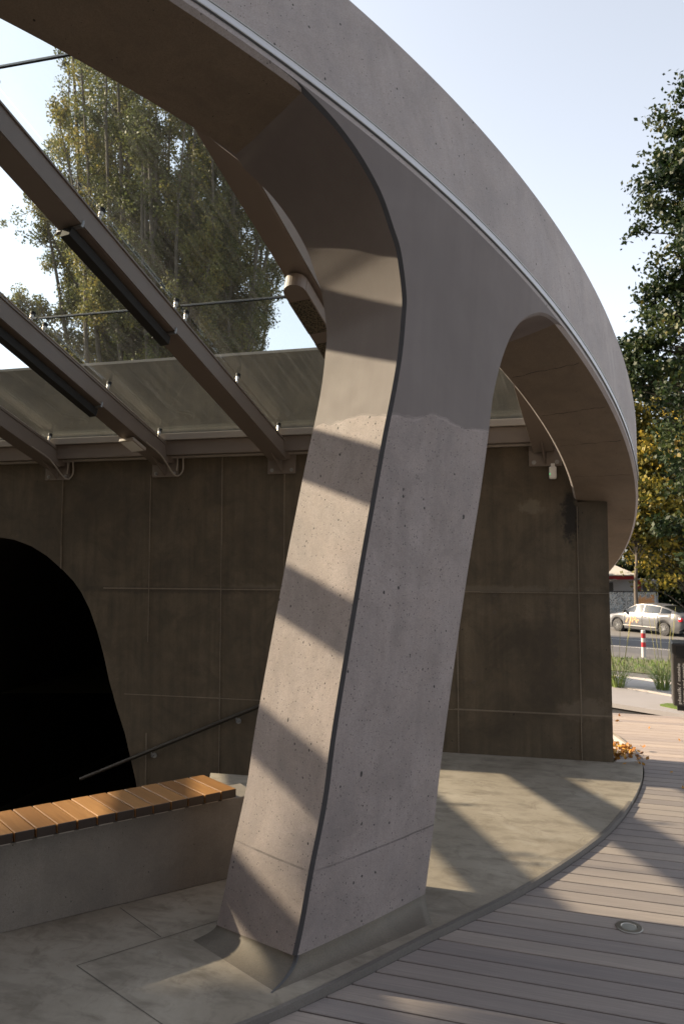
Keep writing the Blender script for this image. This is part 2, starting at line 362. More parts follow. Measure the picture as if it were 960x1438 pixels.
# LED profile let into the outer face: a channel with two bright lips
TL = [t for t in TH if -130 <= t <= -22]
for a, b, dr, nm in ((-.024, .024, .004, 'led_strip'),):
    m2 = MB()
    m2.grid([[rp(t, HG+a, RO+dr) for t in TL], [rp(t, HG+b, RO+dr) for t in TL]], True)
    m2.grid([[rp(t, HG+b, RO+dr) for t in TL], [rp(t, HG+b, RO-.03) for t in TL]], True)
    m2.grid([[rp(t, HG+a, RO-.03) for t in TL], [rp(t, HG+a, RO+dr) for t in TL]], True)
    led = m2.build('led_strip', M['alu'], ring)
    m2 = MB()
    for e in (a, b):
        m2.grid([[rp(t, HG+e-.0035, RO+dr+.004) for t in TL], [rp(t, HG+e+.0035, RO+dr+.004) for t in TL]], True)
        m2.grid([[rp(t, HG+e+.0035, RO+dr+.004) for t in TL], [rp(t, HG+e+.0035, RO+dr-.001) for t in TL]], False)
        m2.grid([[rp(t, HG+e-.0035, RO+dr-.001) for t in TL], [rp(t, HG+e-.0035, RO+dr+.004) for t in TL]], False)
    m2.build('profile_lip', M['wpaint'], led)
    m2 = MB(); m2.grid([[rp(t, HG+a-.011, RO+.0016) for t in TL], [rp(t, HG+a-.004, RO+.0016) for t in TL]], True)
    m2.build('sealant_line', M['edge'], led)

# column: arch outlines as (angle, height) in the ring frame
LT = [(-55.6,.131),(-54.4,.128),(-53.98,.118),(-53.18,.0935),(-52.33,.0554),(-51.40,-.007),(-50.43,-.0983),(-49.62,-.2147),(-49.07,-.3013),(-48.34,-.4885),(-48.10,-.6),(-47.77,-.8033),(-47.56,-1.018),(-47.40,-1.239),(-47.086,-1.5866),(-46.714,-1.972),(-45.919,-2.695),(-45.41,-3.05),(-45.13,-3.38),(-44.87,-3.627),(-44.78,-3.765)]
RT = [(-38.4,.131),(-39.4,.128),(-40.2,.112),(-40.74,.0905),(-41.375,.037),(-42.161,-.0782),(-42.545,-.1942),(-42.752,-.3345),(-42.80,-.4917),(-42.70,-.6741),(-42.383,-.867),(-41.872,-1.23),(-41.32,-1.696),(-40.623,-2.19),(-39.75,-2.733),(-39.0,-3.122),(-38.35,-3.475)]
LS = np.array(spline(LT, 8)); RS = np.array(spline(RT, 8))
def edge_at(tab, g):
    h = HB+(tab[-1][1]-HB)*g; i = np.argsort(tab[:,1]); return np.interp(h, tab[i,1], tab[i,0]), h
GS = [(k/60)**2.0*.35 for k in range(60)]+[.35+.65*k/40 for k in range(41)]
def col_pt(th, h, inset=0.0): return rp(th, h, r_out(h)-inset)
mb = MB(); rows = []; NC = 18
for g in GS:
    a, b = edge_at(LS, g), edge_at(RS, g)
    rows.append([(a[0]+(b[0]-a[0])*k/NC, a[1]+(b[1]-a[1])*k/NC) for k in range(NC+1)])
OUT = [[col_pt(*q) for q in r] for r in rows]
mb.grid(OUT, True, True)
def side(sg):
    """chamfer and intrados of one arch; sg -1 left, +1 right"""
    e = [r[0] if sg < 0 else r[-1] for r in rows]
    ch_rows, in_rows = [], []
    for i, (t, h) in enumerate(e):
        p = col_pt(t, h); q0 = col_pt(*e[max(i-1, 0)]); q1 = col_pt(*e[min(i+1, len(e)-1)])
        tang = nrm(q1-q0); rad = nrm(p-(C0+RN*((p-C0)@RN))); out = nrm(np.cross(tang, rad))
        if (out@(p-np.mean(OUT[i], 0))) < 0: out = -out
        fade = min(1, i/6.0)
        cw = .020 if sg < 0 else .018
        c1 = p-rad*cw+out*cw*.8*fade
        ch_rows.append([p, c1]); in_rows.append([c1+(-rad*(W_-cw-.002)+out*.03*fade)*k/6 for k in range(7)])
    return ch_rows, in_rows
chL, inL = side(-1); chR, inR = side(1)
mb.grid(inL, True, False); mb.grid(inR, True, True)
mb.grid(chR, False, True)
mb.grid([[inL[i][-1]+(inR[i][-1]-inL[i][-1])*k/8 for k in range(9)] for i in range(len(rows))], True, False)
column = mb.build('column', M['column'], ring)
mb = MB(); mb.grid(chL, False, False); mb.build('edge_strip', M['edge'], column)
# concave mortar fillet round the foot
foot = [OUT[-1][k] for k in range(NC+1)]+inR[-1][1:]+[inR[-1][-1]+(inL[-1][-1]-inR[-1][-1])*k/8 for k in range(1, 8)]+inL[-1][:0:-1]
uniq = [foot[0]]
for q in foot[1:]:
    if np.linalg.norm(q-uniq[-1]) > .012: uniq.append(q)
if np.linalg.norm(uniq[0]-uniq[-1]) < .012: uniq.pop()
def offset(poly, d):
    n = len(poly); out = []
    for i in range(n):
        a, b, c = poly[i-1], poly[i], poly[(i+1) % n]
        e1 = nrm((b-a)[:2]); e2 = nrm((c-b)[:2]); n1 = V(e1[1], -e1[0]); n2 = V(e2[1], -e2[0]); m = nrm(n1+n2); k = 1/max(.45, m@n1)
        out.append(V(*(b[:2]+m*d*min(k, 1.45)), b[2]))
    return out
area = sum(uniq[i-1][0]*uniq[i][1]-uniq[i][0]*uniq[i-1][1] for i in range(len(uniq)))
sgn = 1 if area > 0 else -1
# the foot sweeps out mostly sideways: toe corners on the floor, front left, front right, back right, back left
near = lambda p: int(np.argmin([np.linalg.norm(q-p) for q in uniq]))
ci_ = [near(OUT[-1][0]), near(OUT[-1][-1]), near(inR[-1][-1]), near(inL[-1][-1])]
toes = [V(-.325,3.500,0), V(.500,4.125,0), V(.30,4.86,0), V(-.80,3.96,0)]
toe_of = [None]*len(uniq)
for k in range(4):
    i0_, i1_ = ci_[k], ci_[(k+1) % 4]; n_ = (i1_-i0_) % len(uniq)
    for j in range(n_): toe_of[(i0_+j) % len(uniq)] = toes[k]+(toes[(k+1) % 4]-toes[k])*j/n_
frows = []
for k in range(13):
    s_ = k/12; e_ = 1-math.cos(s_*math.pi/2)
    frows.append([V(*(q[:2]*(1-e_)+t[:2]*e_), q[2]*(1-math.sin(s_*math.pi/2))-.003*(k == 12)) for q, t in zip(uniq, toe_of)])
mb = MB(); mb.grid(frows, True, sgn > 0, closed=True); fillet = mb.build('base_fillet', M['fillet'], ring)
ci = ci_[0]; r0, r1, rm = [], [], []
for kk, fr_ in enumerate(frows):
    p, a, b_ = fr_[ci], fr_[ci-1], fr_[(ci+1) % len(fr_)]; o_ = nrm(V(*(p-(a+b_)/2)[:2], .25))
    r0.append(p+nrm(a-p)*(.022-.001*kk)+o_*.003); rm.append(p+o_*.004); r1.append(p+nrm(b_-p)*(.010-.0005*kk)+o_*.003)
mb = MB(); mb.grid([r0, rm, r1], False); mb.build('edge_strip', M['edge'], fillet)

# ------------------------------------------------------------------ back wall, tunnel, stair pit
WA = V(1.114, 7.722, 0); WD = V(.973, -.231, 0); WD = nrm(WD); WN = V(-.231, -.973, 0); WN = nrm(WN)
def wp(q, z, off=0.0): return WA+WD*q+WN*off+V(0, 0, z)
wall = thing('concrete_wall', wp(-3, 0), 'dark board-marked concrete wall behind the column with an arched tunnel opening', 'wall')
tun = [(-5.493,2.285),(-5.289,2.254),(-5.046,2.174),(-4.824,2.052),(-4.609,1.889),(-4.456,1.753),(-4.346,1.618),(-4.227,1.417),(-4.126,1.175),(-4.035,.903),(-3.953,.599),(-3.853,.299),(-3.737,.003),(-3.589,-.52),(-3.45,-1.2),(-3.33,-2.2)]
tc = -5.6
arch = tun[::-1]+[(2*tc-q, z) for q, z in tun]                      # right foot over the crown to left foot
bm = bmesh.new()
outer = [(-15.6,-2.4)]+[(-15.6, 4.37), (1.22, 4.37), (1.22, 2.56), (1.62, 2.56), (1.62, -2.4)]
ring_pts = [(1.62, -2.4)]
def fill(name, pts, fn, depth_vec, matl, parent):
    """filled outline with thickness"""
    b = bmesh.new(); vs = [b.verts.new(tuple(fn(*p)-root_loc(parent))) for p in pts]
    es = [b.edges.new((vs[i], vs[(i+1) % len(vs)])) for i in range(len(vs))]
    bmesh.ops.triangle_fill(b, edges=es, use_beauty=True)
    ret = bmesh.ops.extrude_face_region(b, geom=b.faces[:])
    bmesh.ops.translate(b, verts=[v for v in ret['geom'] if isinstance(v, bmesh.types.BMVert)], vec=tuple(depth_vec))
    bmesh.ops.recalc_face_normals(b, faces=b.faces[:])
    me = bpy.data.meshes.new(name); b.to_mesh(me); b.free(); me.materials.append(matl)
    o = bpy.data.objects.new(name, me); COL.objects.link(o); o.parent = parent; return o
full = [(1.62,-2.4),(1.62,2.60),(1.325,2.60),(1.325,3.0),(1.25,3.05),(1.25,4.37),(-15.6,4.37),(-15.6,-2.4)]+arch[::-1]
fill('wall_panel', full, wp, -WN*.34, M['wall'], wall)
mb = MB(); mb.box(wp(-15.6, 4.37, .006), WD*16.82, -WN*.352, V(0,0,.03)); mb.build('coping', M['steel_l'], wall)
def fin(q0, z0, q1, z1, wd=.009, dp=.004):
    m2 = MB()
    if abs(q0-q1) < 1e-6: m2.box(wp(q0-wd/2, z0, 0), WD*wd, WN*dp, V(0,0,z1-z0))
    else: m2.box(wp(q0, z0-wd/2, 0), WD*(q1-q0), WN*dp, V(0,0,wd))
    return m2.build('panel_seam', M['seam'], wall)
def split(q0, z0, q1, z1):
    """a cast seam is broken: short lengths at slightly different depth"""
    t = 0
    while t < 1:
        d = random.uniform(.12, .3); e = min(1, t+d)
        if random.random() < .975: yield (q0+(q1-q0)*t, z0+(z1-z0)*t, q0+(q1-q0)*e, z0+(z1-z0)*e)
        t = e
for q, zs in ((-4.63,(1.9,3.2)),(-3.46,(-.6,3.0)),(-2.56,(-.6,3.2)),(-1.81,(-.6,3.0)),(-.95,(0,3.1)),(.10,(0,3.2)),(1.325,(0,2.55))):
    m2 = MB()
    for a in split(q, zs[0], q, zs[1]): m2.box(wp(a[0]-random.uniform(.003,.006), a[1], 0), WD*random.uniform(.006,.014), WN*random.uniform(.004,.011), V(0,0,a[3]-a[1]))
    m2.build('panel_seam', M['seam'], wall)
for z, q0, q1 in ((1.668,-4.05,1.62),(.444,-3.75,1.62)):
    m2 = MB()
    for a in split(q0, z, q1, z): m2.box(wp(a[0], z-random.uniform(.002,.005), 0), WD*(a[2]-a[0]), WN*random.uniform(.004,.012), V(0,0,random.uniform(.006,.015)))
    m2.build('panel_seam', M['seam'], wall)
for q, z in ((-4.64,2.215),(-3.475,2.245),(-2.555,2.25),(-1.842,2.247),(-3.45,1.322),(-2.572,1.33),(1.317,1.331),(1.394,.786),(-3.67,2.47),(-2.643,2.564),(-2.641,2.40),(-3.364,.906),(.265,.735),(.488,1.637),(.485,1.46)):
    m2 = MB(); m2.lathe(wp(q, z, 0), WN, [(.022,0),(.022,.002),(.017,.003),(.015,.001),(.0,.001)], 16); m2.build('tie_hole', M['tie'], wall)
tunnel = thing('tunnel', wp(tc, -2.3, -.4), 'unlit arched tunnel running back behind the concrete wall', 'tunnel')
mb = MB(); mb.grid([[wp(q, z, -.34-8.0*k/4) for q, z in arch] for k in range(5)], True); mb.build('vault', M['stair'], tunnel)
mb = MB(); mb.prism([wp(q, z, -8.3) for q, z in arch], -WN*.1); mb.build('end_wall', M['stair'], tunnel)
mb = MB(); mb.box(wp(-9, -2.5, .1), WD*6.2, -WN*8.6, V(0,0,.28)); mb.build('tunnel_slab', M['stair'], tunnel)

# ------------------------------------------------------------------ floor, kerb, deck
front_arc = [(-5.716+9.579*math.cos(R_(a)), 11.29+9.579*math.sin(R_(a))) for a in range(-150, -57, 4)]
kpts = [(-.4,3.281),(0,3.6),(.456,4.004),(.628,4.15),(1.195,4.657),(1.936,5.483),(2.468,6.287),(2.839,7.009),(3.01,7.504),(3.13,8.169),(3.15,8.779),(3.0,9.6),(2.6,10.3)]
arc = [tuple(p) for p in spline(front_arc+kpts, 6)]
bench_a, bench_b = V(-1.833,4.036,0), V(-.735,4.70,0); bd = nrm(bench_b-bench_a); bn_ = V(-bd[1], bd[0], 0)
hole = [(.35, wp((.35-WA[0])/WD[0], 0)[1])]
sw = lambda x: wp((x-WA[0])/WD[0], 0)
pit_r = [sw(.40), sw(.40)+WN*1.25, sw(-.95)+WN*1.25, V(-1.02, 5.25, 0), bench_b+bn_*.28-bd*.12, bench_a-bd*6+bn_*.28]
fpts = [V(x, y, 0) for x, y in arc]+[wp(1.62,0,-.36), wp(1.62,0,0)]+pit_r+[wp(-15.5,0,1.2), wp(-15.5,0,2.5)]
def sheet(name, pts, z, matl, kind='structure', thick=0.0):
    b = bmesh.new(); vs = [b.verts.new((float(p[0]), float(p[1]), z)) for p in pts]
    es = [b.edges.new((vs[i], vs[(i+1) % len(vs)])) for i in range(len(vs))]
    bmesh.ops.triangle_fill(b, edges=es, use_beauty=True)
    for f in b.faces:
        if f.normal.z < 0: f.normal_flip()
    if thick:
        ret = bmesh.ops.extrude_face_region(b, geom=b.faces[:])
        vs2 = [v for v in ret['geom'] if isinstance(v, bmesh.types.BMVert)]
        bmesh.ops.translate(b, verts=vs2, vec=(0, 0, -thick)); bmesh.ops.recalc_face_normals(b, faces=b.faces[:])
    me = bpy.data.meshes.new(name); b.to_mesh(me); b.free(); me.materials.append(matl)
    o = bpy.data.objects.new(name, me); COL.objects.link(o); return tag(o, kind=kind)
sheet('floor', fpts, 0.0, M['floor'], thick=.25)
# floor joints: shallow cut lines as thin dark strips 4 mm proud would read as ridges, so they are narrow inlaid strips
mb = MB()
for a, b_ in (((-1.31,3.73),(-.77,3.27)),((-1.31,3.73),(-.66,4.20)),((-1.28,4.33),(-.96,4.0))):
    a = V(*a, .0015); b_ = V(*b_, .0015); d_ = nrm(b_-a); n_ = V(-d_[1], d_[0], 0)*.0025
    mb.add([a-n_, b_-n_, b_+n_, a+n_], [(0,1,2,3)])
mb.build('floor_joint', M['fjoint'], None, kind='structure')
# raised lip along the kerb
i0 = min(range(len(arc)), key=lambda i: abs(arc[i][0]+5.5)+abs(arc[i][1]-1.7)); i1 = min(range(len(arc)), key=lambda i: math.hypot(arc[i][0]-2.40, arc[i][1]-6.17))
ka = [V(*p, 0) for p in arc[i0:i1+1]]
rows = [[], [], [], []]
for i, p in enumerate(ka):
    t = nrm(ka[min(i+1, len(ka)-1)]-ka[max(i-1, 0)]); n_ = V(t[1], -t[0], 0)
    wdt = .03
    rows[0].append(p-n_*wdt+V(0,0,.003)); rows[1].append(p-n_*wdt*.6+V(0,0,.009)); rows[2].append(p+n_*.004+V(0,0,.009)); rows[3].append(p+n_*.006+V(0,0,-.06))
mb = MB(); mb.grid(rows, False, True); mb.add([r[-1] for r in rows], [(0,1,2,3)]); mb.build('kerb', M['kerb'], None, kind='structure')

DD = nrm(V(.952,-.307,0)); DN = V(.307,.952,0); DZ = -.028
def cross_arc(o):
    """parameter along a plank line where it leaves the floor disc (largest crossing)"""
    best = None
    for i in range(len(arc)-1):
        a = V(*arc[i], 0)-o; b_ = V(*arc[i+1], 0)-o; da, db = a@DN, b_@DN
        if (da <= 0) != (db <= 0):
            t = a+(b_-a)*(da/(da-db)); s = t@DD
            if best is None or s > best: best = s
    return best
o0 = V(1.395*.2745/.2745*0+.2745*3.864, 3.864, 0)@DN
mb = MB(); tint = []; pitch_, gap = .1347, .011
for k in range(-44, 60):
    lo = o0+k*pitch_+gap/2; hi = lo+pitch_-gap
    if hi > 11.2: break
    s0, s1 = cross_arc(DN*lo), cross_arc(DN*hi)
    if s0 is None or s1 is None:
        if lo > 6: s0 = s1 = 1.5
        else: s0 = s1 = -9.0
    s0 += .012; s1 += .012
    far = 16.0; cuts = [None, *sorted(random.uniform(5.5, 13) for _ in range(1)), far]
    prev0, prev1 = s0, s1
    for c in cuts[1:]:
        if c-.004 <= max(prev0, prev1): continue
        p = [DN*lo+DD*prev0, DN*lo+DD*(c-.004), DN*hi+DD*(c-.004), DN*hi+DD*prev1]
        e = .004
        q = [DN*(lo+e)+DD*prev0, DN*(lo+e)+DD*(c-.004), DN*(hi-e)+DD*(c-.004), DN*(hi-e)+DD*prev1]
        lowz, midz = V(0,0,DZ-.025), V(0,0,DZ-.003)
        vs = [a+lowz for a in p]+[a+midz for a in p]+[a+V(0,0,DZ) for a in q]
        mb.add(vs, [(8,9,10,11),(4,5,9,8),(5,6,10,9),(6,7,11,10),(7,4,8,11),(0,1,5,4),(1,2,6,5),(2,3,7,6),(3,0,4,7)])
        tint += [random.random()]*9; prev0 = prev1 = c+.004
deck = mb.build('deck', M['deck'], None, kind='structure')
at = deck.data.attributes.new('tint', 'FLOAT', 'FACE'); at.data.foreach_set('value', tint)
tag(sheet('deck_bed', [(-14,-6),(18,-6),(18,3.0),(8,8),(2.2,11.3),(.9,10.4),(1.8,9.2),(3.2,8.9),(3.0,7.2),(2,5.4),(.5,3.95),(-.5,3.1),(-4,1.6),(-14,3)], -.075, M['rubber']), kind='structure')
# round in-deck light
dl = thing('deck_light', (1.587, 4.159, DZ), 'small round steel light set flush in the grey deck boards', 'deck light')
mb = MB(); mb.lathe((1.587,4.159,DZ+.001), (0,0,1), [(.072,0),(.072,.004),(.068,.006),(.044,.006),(.040,.002)], 32); mb.build('trim_ring', M['inox'], dl)
mb = MB(); mb.lathe((1.587,4.159,DZ+.0012), (0,0,1), [(.042,0),(.040,.0035),(.0,.006)], 24); mb.build('lens', simple('frosted_lens', (.24,.235,.21), .35), dl)

# stair pit
stair = thing('stairs', sw(-1.5)+V(0,0,-1), 'concrete stair flight sinking along the foot of the wall towards the tunnel', 'stairs')
mb = MB(); n = 13; ru, rs = .30, .165
for k in range(n):
    q = (.40-WA[0])/WD[0]-k*ru; z = -(k+1)*rs
    mb.box(wp(q-ru, -2.6, 0.0), WD*ru, WN*1.25, V(0,0,2.6+z))
mb.build('steps', M['stair'], stair)
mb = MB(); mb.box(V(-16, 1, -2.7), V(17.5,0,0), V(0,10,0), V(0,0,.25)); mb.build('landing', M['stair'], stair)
mb = MB()
pr = pit_r
for a, b_ in zip(pr[:-1], pr[1:]):
    mb.add([a+V(0,0,-.24), b_+V(0,0,-.24), b_+V(0,0,-2.5), a+V(0,0,-2.5)], [(0,1,2,3)])
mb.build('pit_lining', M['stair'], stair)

# handrail on the wall
hr = thing('handrail', wp(-3.3, -.2, .07), 'dark sloping handrail bracketed to the wall above the stairs', 'handrail')
rz_ = lambda q: .353+(q+2.164)*.4275
mb = MB(); mb.tube([wp(q, rz_(q), .075) for q in np.linspace(-4.25, -.9, 12)], .022, 10); mb.build('rail', M['rail'], hr)
for q in (-3.352, -2.331, -1.3):
    mb = MB(); mb.lathe(wp(q, rz_(q)-.075, .001), WN, [(.03,0),(.03,.008),(.0,.008)], 14); mb.tube([wp(q, rz_(q)-.075, .005), wp(q, rz_(q)-.075, .07), wp(q, rz_(q)-.02, .075)], .007, 6)
    mb.build('bracket', M['galv'], hr)

# ------------------------------------------------------------------ bench
bench = thing('bench', (bench_a+bench_b)/2+V(0,0,0), 'long concrete bench topped with warm brown timber slats left of the column', 'bench')
ext = 4.5
mb = MB(); mb.box(bench_a-bd*ext, bd*(np.linalg.norm(bench_b-bench_a)+ext+.22), bn_*.27, V(0,0,.49)); mb.build('base', M['bench_c'], bench, bevel=.006)
fa, fb = V(-1.822,3.872,0), V(-.665,4.676,0); fd = nrm(fb-fa); sdir = nrm(V(-.66,.75,0)); flen = np.linalg.norm(fb-fa)
ns = 13; stp = flen/ns
for sub in (.05, .33):
    mb = MB(); mb.box(fa-fd*ext+sdir*sub+V(0,0,.496), fd*(flen+ext-.03), sdir*.045, V(0,0,.014)); mb.build('support_rail', M['black'], bench)
for k in range(-40, ns):
    s_ = flen-(k+1)*stp if False else k*stp
    g = .008; z0, z1 = .513, .565; d = sdir*random.uniform(.395, .402)
    mb = MB(); mb.box(fa+fd*(s_+g)+V(0,0,z0+random.uniform(-.001,.001)), fd*(stp-g), d, V(0,0,z1-z0))
    o = mb.build('slat', M['wood'], bench, bevel=.004)
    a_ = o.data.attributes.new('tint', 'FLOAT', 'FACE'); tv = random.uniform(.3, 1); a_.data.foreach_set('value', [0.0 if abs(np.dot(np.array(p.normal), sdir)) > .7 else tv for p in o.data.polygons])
    mb = MB(); mb.box(fa+fd*(s_+g+.012)+sdir*.012+V(0,0,.505), fd*(stp-g-.02), sdir*.03, V(0,0,.008)); mb.build('clip', M['steel_l'], o)

# ------------------------------------------------------------------ glass roof
BD = nrm(V(.364,.853,-.374)); BN = nrm(V(.088,.369,.925)); BW = np.cross(BD, BN); BW = BW if BW@WD > 0 else -BW
OFF0 = 3.0499
def bp(q, t, off=0.0): return WA+WD*q+BD*t+BN*(OFF0+off)
M['glass'] = glass_mat(BD)
def r_loc(p): d = p-C0; return math.hypot(d@RU, d@RV)
def t_ring(q, rr=8.36):
    t = -1.3
    while t > -14 and r_loc(bp(q, t)) < rr: t -= .02
    return t
beam_of = {}
beams_q = [-.23-1.43*k for k in range(-1, 10)]
words_b = ['bare beige steel roof beam at the far right end behind the right arch','beige steel roof beam that passes close behind the column top','beige roof beam carrying a black linear light, first left of the column','beige roof beam with cables, a linear light and a small floodlight, second left of the column','beige roof beam with cables cut by the left edge, third left of the column']
for i, q in enumerate(beams_q):
    t1 = -1.27; t0 = t_ring(q)
    if t1-t0 < .4: continue
    lab = words_b[i] if i < 5 else 'beige steel roof beam over the tunnel, out beyond the left edge of the view'
    rb = thing('roof_beam', bp(q, t1), lab, 'roof beam', 'steel beams carrying the glass roof')
    beam_of[i] = rb; hw, dp = .10, .20
    mb = MB(); mb.box(bp(q, t0)-BW*hw-BN*dp, BD*(t1-t0), BW*2*hw, BN*dp)
    # open channel look: a recess line on the side face and a small bottom lip
    mb.build('beam_body', M['steel'], rb, bevel=.006)
    mb = MB(); mb.box(bp(q, t0+.01)+BW*hw-BN*(dp-.002), BD*(t1-t0-.02), BW*.012, BN*.014)
    mb.box(bp(q, t0+.01)+BW*(hw)-BN*.02, BD*(t1-t0-.02), BW*.012, BN*.016); mb.build('flange_lip', M['steel'], rb)
    # wall connection
    e = bp(q, t1); qa = (e-WA)@WD; 
    qa = qa+.02
    zc = 3.16; pw, ph = .33, .37
    mb = MB(); mb.box(wp(qa-pw/2, zc-ph/2, .0015), WD*pw, WN*.018, V(0,0,ph)); mb.build('end_plate', M['steel'], rb, bevel=.003)
    mb = MB()
    pl = wp(qa, 0, .018)
    mb.prism([wp(qa-.008, zc+.14, .02), wp(qa-.008, zc-.17, .02), bp(q, t1-.22, -dp)-V(0,0,.002), bp(q, t1-.02, -.03)], WD*.016)
    mb.prism([wp(qa-.09, zc+.17, .02), wp(qa-.09, zc-.02, .02), bp(q, t1-.03, -dp+.01)-BW*.08, bp(q, t1-.03, -.01)-BW*.08], WD*.012)
    mb.prism([wp(qa+.09, zc+.17, .02), wp(qa+.09, zc-.02, .02), bp(q, t1-.03, -dp+.01)+BW*.085, bp(q, t1-.03, -.01)+BW*.085], WD*.012)
    mb.build('gusset', M['steel'], rb)
    for sx in (-1, 1):
        for sz in (-1, 1):
            mb = MB(); mb.lathe(wp(qa+sx*.115, zc+sz*.125-.02, .0195), WN, [(.024,0),(.024,.004),(.015,.004),(.015,.018),(.008,.018),(.008,.03),(.0,.03)], 6); mb.build('bolt', M['galv'], rb)
    for t in (-1.53,-2.46,-3.41,-3.57,-4.59,-5.65,-5.81):
        if t < t0+.15: continue
        o = bp(q, t)+BW*.09
        mb = MB(); mb.lathe(o, BN, [(.013,-.02),(.013,.05),(.018,.05),(.018,.085)], 12); st = mb.build('glass_fitting', M['inox'], rb)
        mb = MB(); mb.lathe(o+BN*.085, BN, [(.024,0),(.024,.012),(.017,.012),(.017,.022),(.026,.022),(.026,.030)], 14); mb.build('washer', M['rubber'], st)
# glass panes between beam centres, three courses
courses = [(-1.18,-3.482,'lowest row'),(-3.497,-5.722,'second row'),(-5.737,-8.0,'third row'),(-8.015,-10.3,'fourth row'),(-10.315,-12.6,'fifth row')]
GO, GT = .118, .017
bays = ['seen through the right arch beside the column','right of the first beam with black light','between the two beams with black lights','at the left edge beyond the cabled beam']
for i in range(len(beams_q)-1):
    qa, qb = beams_q[i+1]+.012+.06, beams_q[i]-.012+.06
    for ci, (ta, tb, cn) in enumerate(courses):
        qs = np.linspace(qa, qb, 9); lo = [max(tb, t_ring(x, 8.385)) for x in qs]
        if all(ta-l < .15 for l in lo): continue
        pts = [(x, l) for x, l in zip(qs, lo) if ta-l > .02]
        if len(pts) < 2: continue
        poly = [bp(x, l, GO) for x, l in pts]+[bp(pts[-1][0], ta, GO), bp(pts[0][0], ta, GO)]
        mb = MB(); mb.prism(poly, BN*GT)
        lab = f'dusty glass pane, {cn}, {bays[i]}' if i < 4 else 'dusty clear roof glass pane above the tunnel, out beyond the left edge of the view'
        mb.build('glass_pane', M['glass'], None, lab, cat='glass pane', group='panes of the sloping glass roof')
        if ci and i < len(beams_q)-1:
            xs0 = [x for x, l in pts if l < ta]
            if len(xs0) > 1:
                mb = MB(); mb.box(bp(xs0[0], ta+.001, GO+.001), WD*(xs0[-1]-xs0[0]), BD*.013, BN*(GT+.004)); mb.build('joint_seal', M['rubber'], beam_of[i])
# eave: flashing ledge and channel on the wall
ev = thing('eave_channel', wp(-2, 3.3, .05), 'pale metal gutter ledge along the wall under the lower glass edge', 'eave channel')
mb = MB(); mb.box(wp(-15.4, 3.385, .002), WD*16.5, WN*.17, V(0,0,.075)); mb.build('ledge', M['steel_l'], ev, bevel=.004)
mb = MB(); mb.box(wp(-15.4, 3.215, .002), WD*16.5, WN*.13, V(0,0,.168)); mb.build('channel', M['steel'], ev, bevel=.004)
mb = MB(); mb.box(wp(-15.4, 3.19, .002), WD*16.5, WN*.05, V(0,0,.022)); mb.build('drip_edge', M['steel_l'], ev)

# black linear lights under two beams
def linear(q, ta, tb, lab):
    o = thing('linear_light', bp(q, (ta+tb)/2, -.25), lab, 'linear light', 'black linear lights under the roof beams')
    mb = MB(); mb.box(bp(q, ta, -.305)-BW*.035, BD*(tb-ta), BW*.085, BN*.085); mb.build('housing', M['black'], o, bevel=.004)
    for t in (ta+.03, tb-.03):
        mb = MB(); mb.box(bp(q, t-.012, -.217)-BW*.115, BD*.024, BW*.23, BN*.012)
        for s_ in (-1, 1): mb.lathe(bp(q, t, -.225)+BW*.112*s_, BN, [(.011,0),(.011,.05),(.007,.05),(.007,.065)], 8)
        mb.build('clamp', M['galv'], o)
linear(-1.66, -4.76, -3.49, 'black linear light clamped under the first roof beam left of the column')
linear(-3.09, -4.1, -2.47, 'black linear light clamped under the second roof beam, near the left edge')
# conduits
for q, ts, lab in ((-3.09, (-6.0,-1.22), 'pair of pale conduits clipped along the second roof beam and looping down at the wall'), (-4.53, (-4.5,-1.22), 'pair of pale conduits clipped along the third roof beam at the left edge')):
    o = thing('conduit', bp(q, -1.3), lab, 'conduit')
    for k, (dw, dn) in enumerate(((.108,.012),(.075,.014))):
        a = [bp(q, t, dn)+BW*dw for t in np.linspace(ts[0], ts[1]-.05*k, 10)]
        e = a[-1]; qe = (e-WA)@WD
        a += [wp(qe+.06, e[2]-.05, .10), wp(qe+.13-.03*k, e[2]-.07, .05), wp(qe+.14-.03*k, e[2]-.16, .035), wp(qe+.13-.03*k, e[2]-.27, .035)]
        if k == 0: a += [wp(qe+.05, e[2]-.31, .06), bp(q, -1.45, -.19)+BW*.118, bp(q, -1.75, -.19)+BW*.118]
        mb = MB(); mb.tube(spline(a, 3), .009, 7); mb.build('tube', M['cable'], o)
# small floodlight under second beam
fl = thing('floodlight', bp(-3.09, -1.75, -.22), 'small square beige floodlight under the second roof beam near the wall', 'floodlight')
mb = MB(); mb.box(bp(-3.09, -1.92, -.262)-BW*.10, BD*.24, BW*.19, BN*.04); mb.build('housing', M['steel_l'], fl, bevel=.008)
mb = MB(); mb.box(bp(-3.09, -1.90, -.266)-BW*.08, BD*.2, BW*.15, BN*.004); mb.build('lens', M['white'], fl)
mb = MB(); mb.box(bp(-3.09, -1.84, -.225)-BW*.03, BD*.05, BW*.06, BN*.03); mb.build('bracket', M['steel_l'], fl)
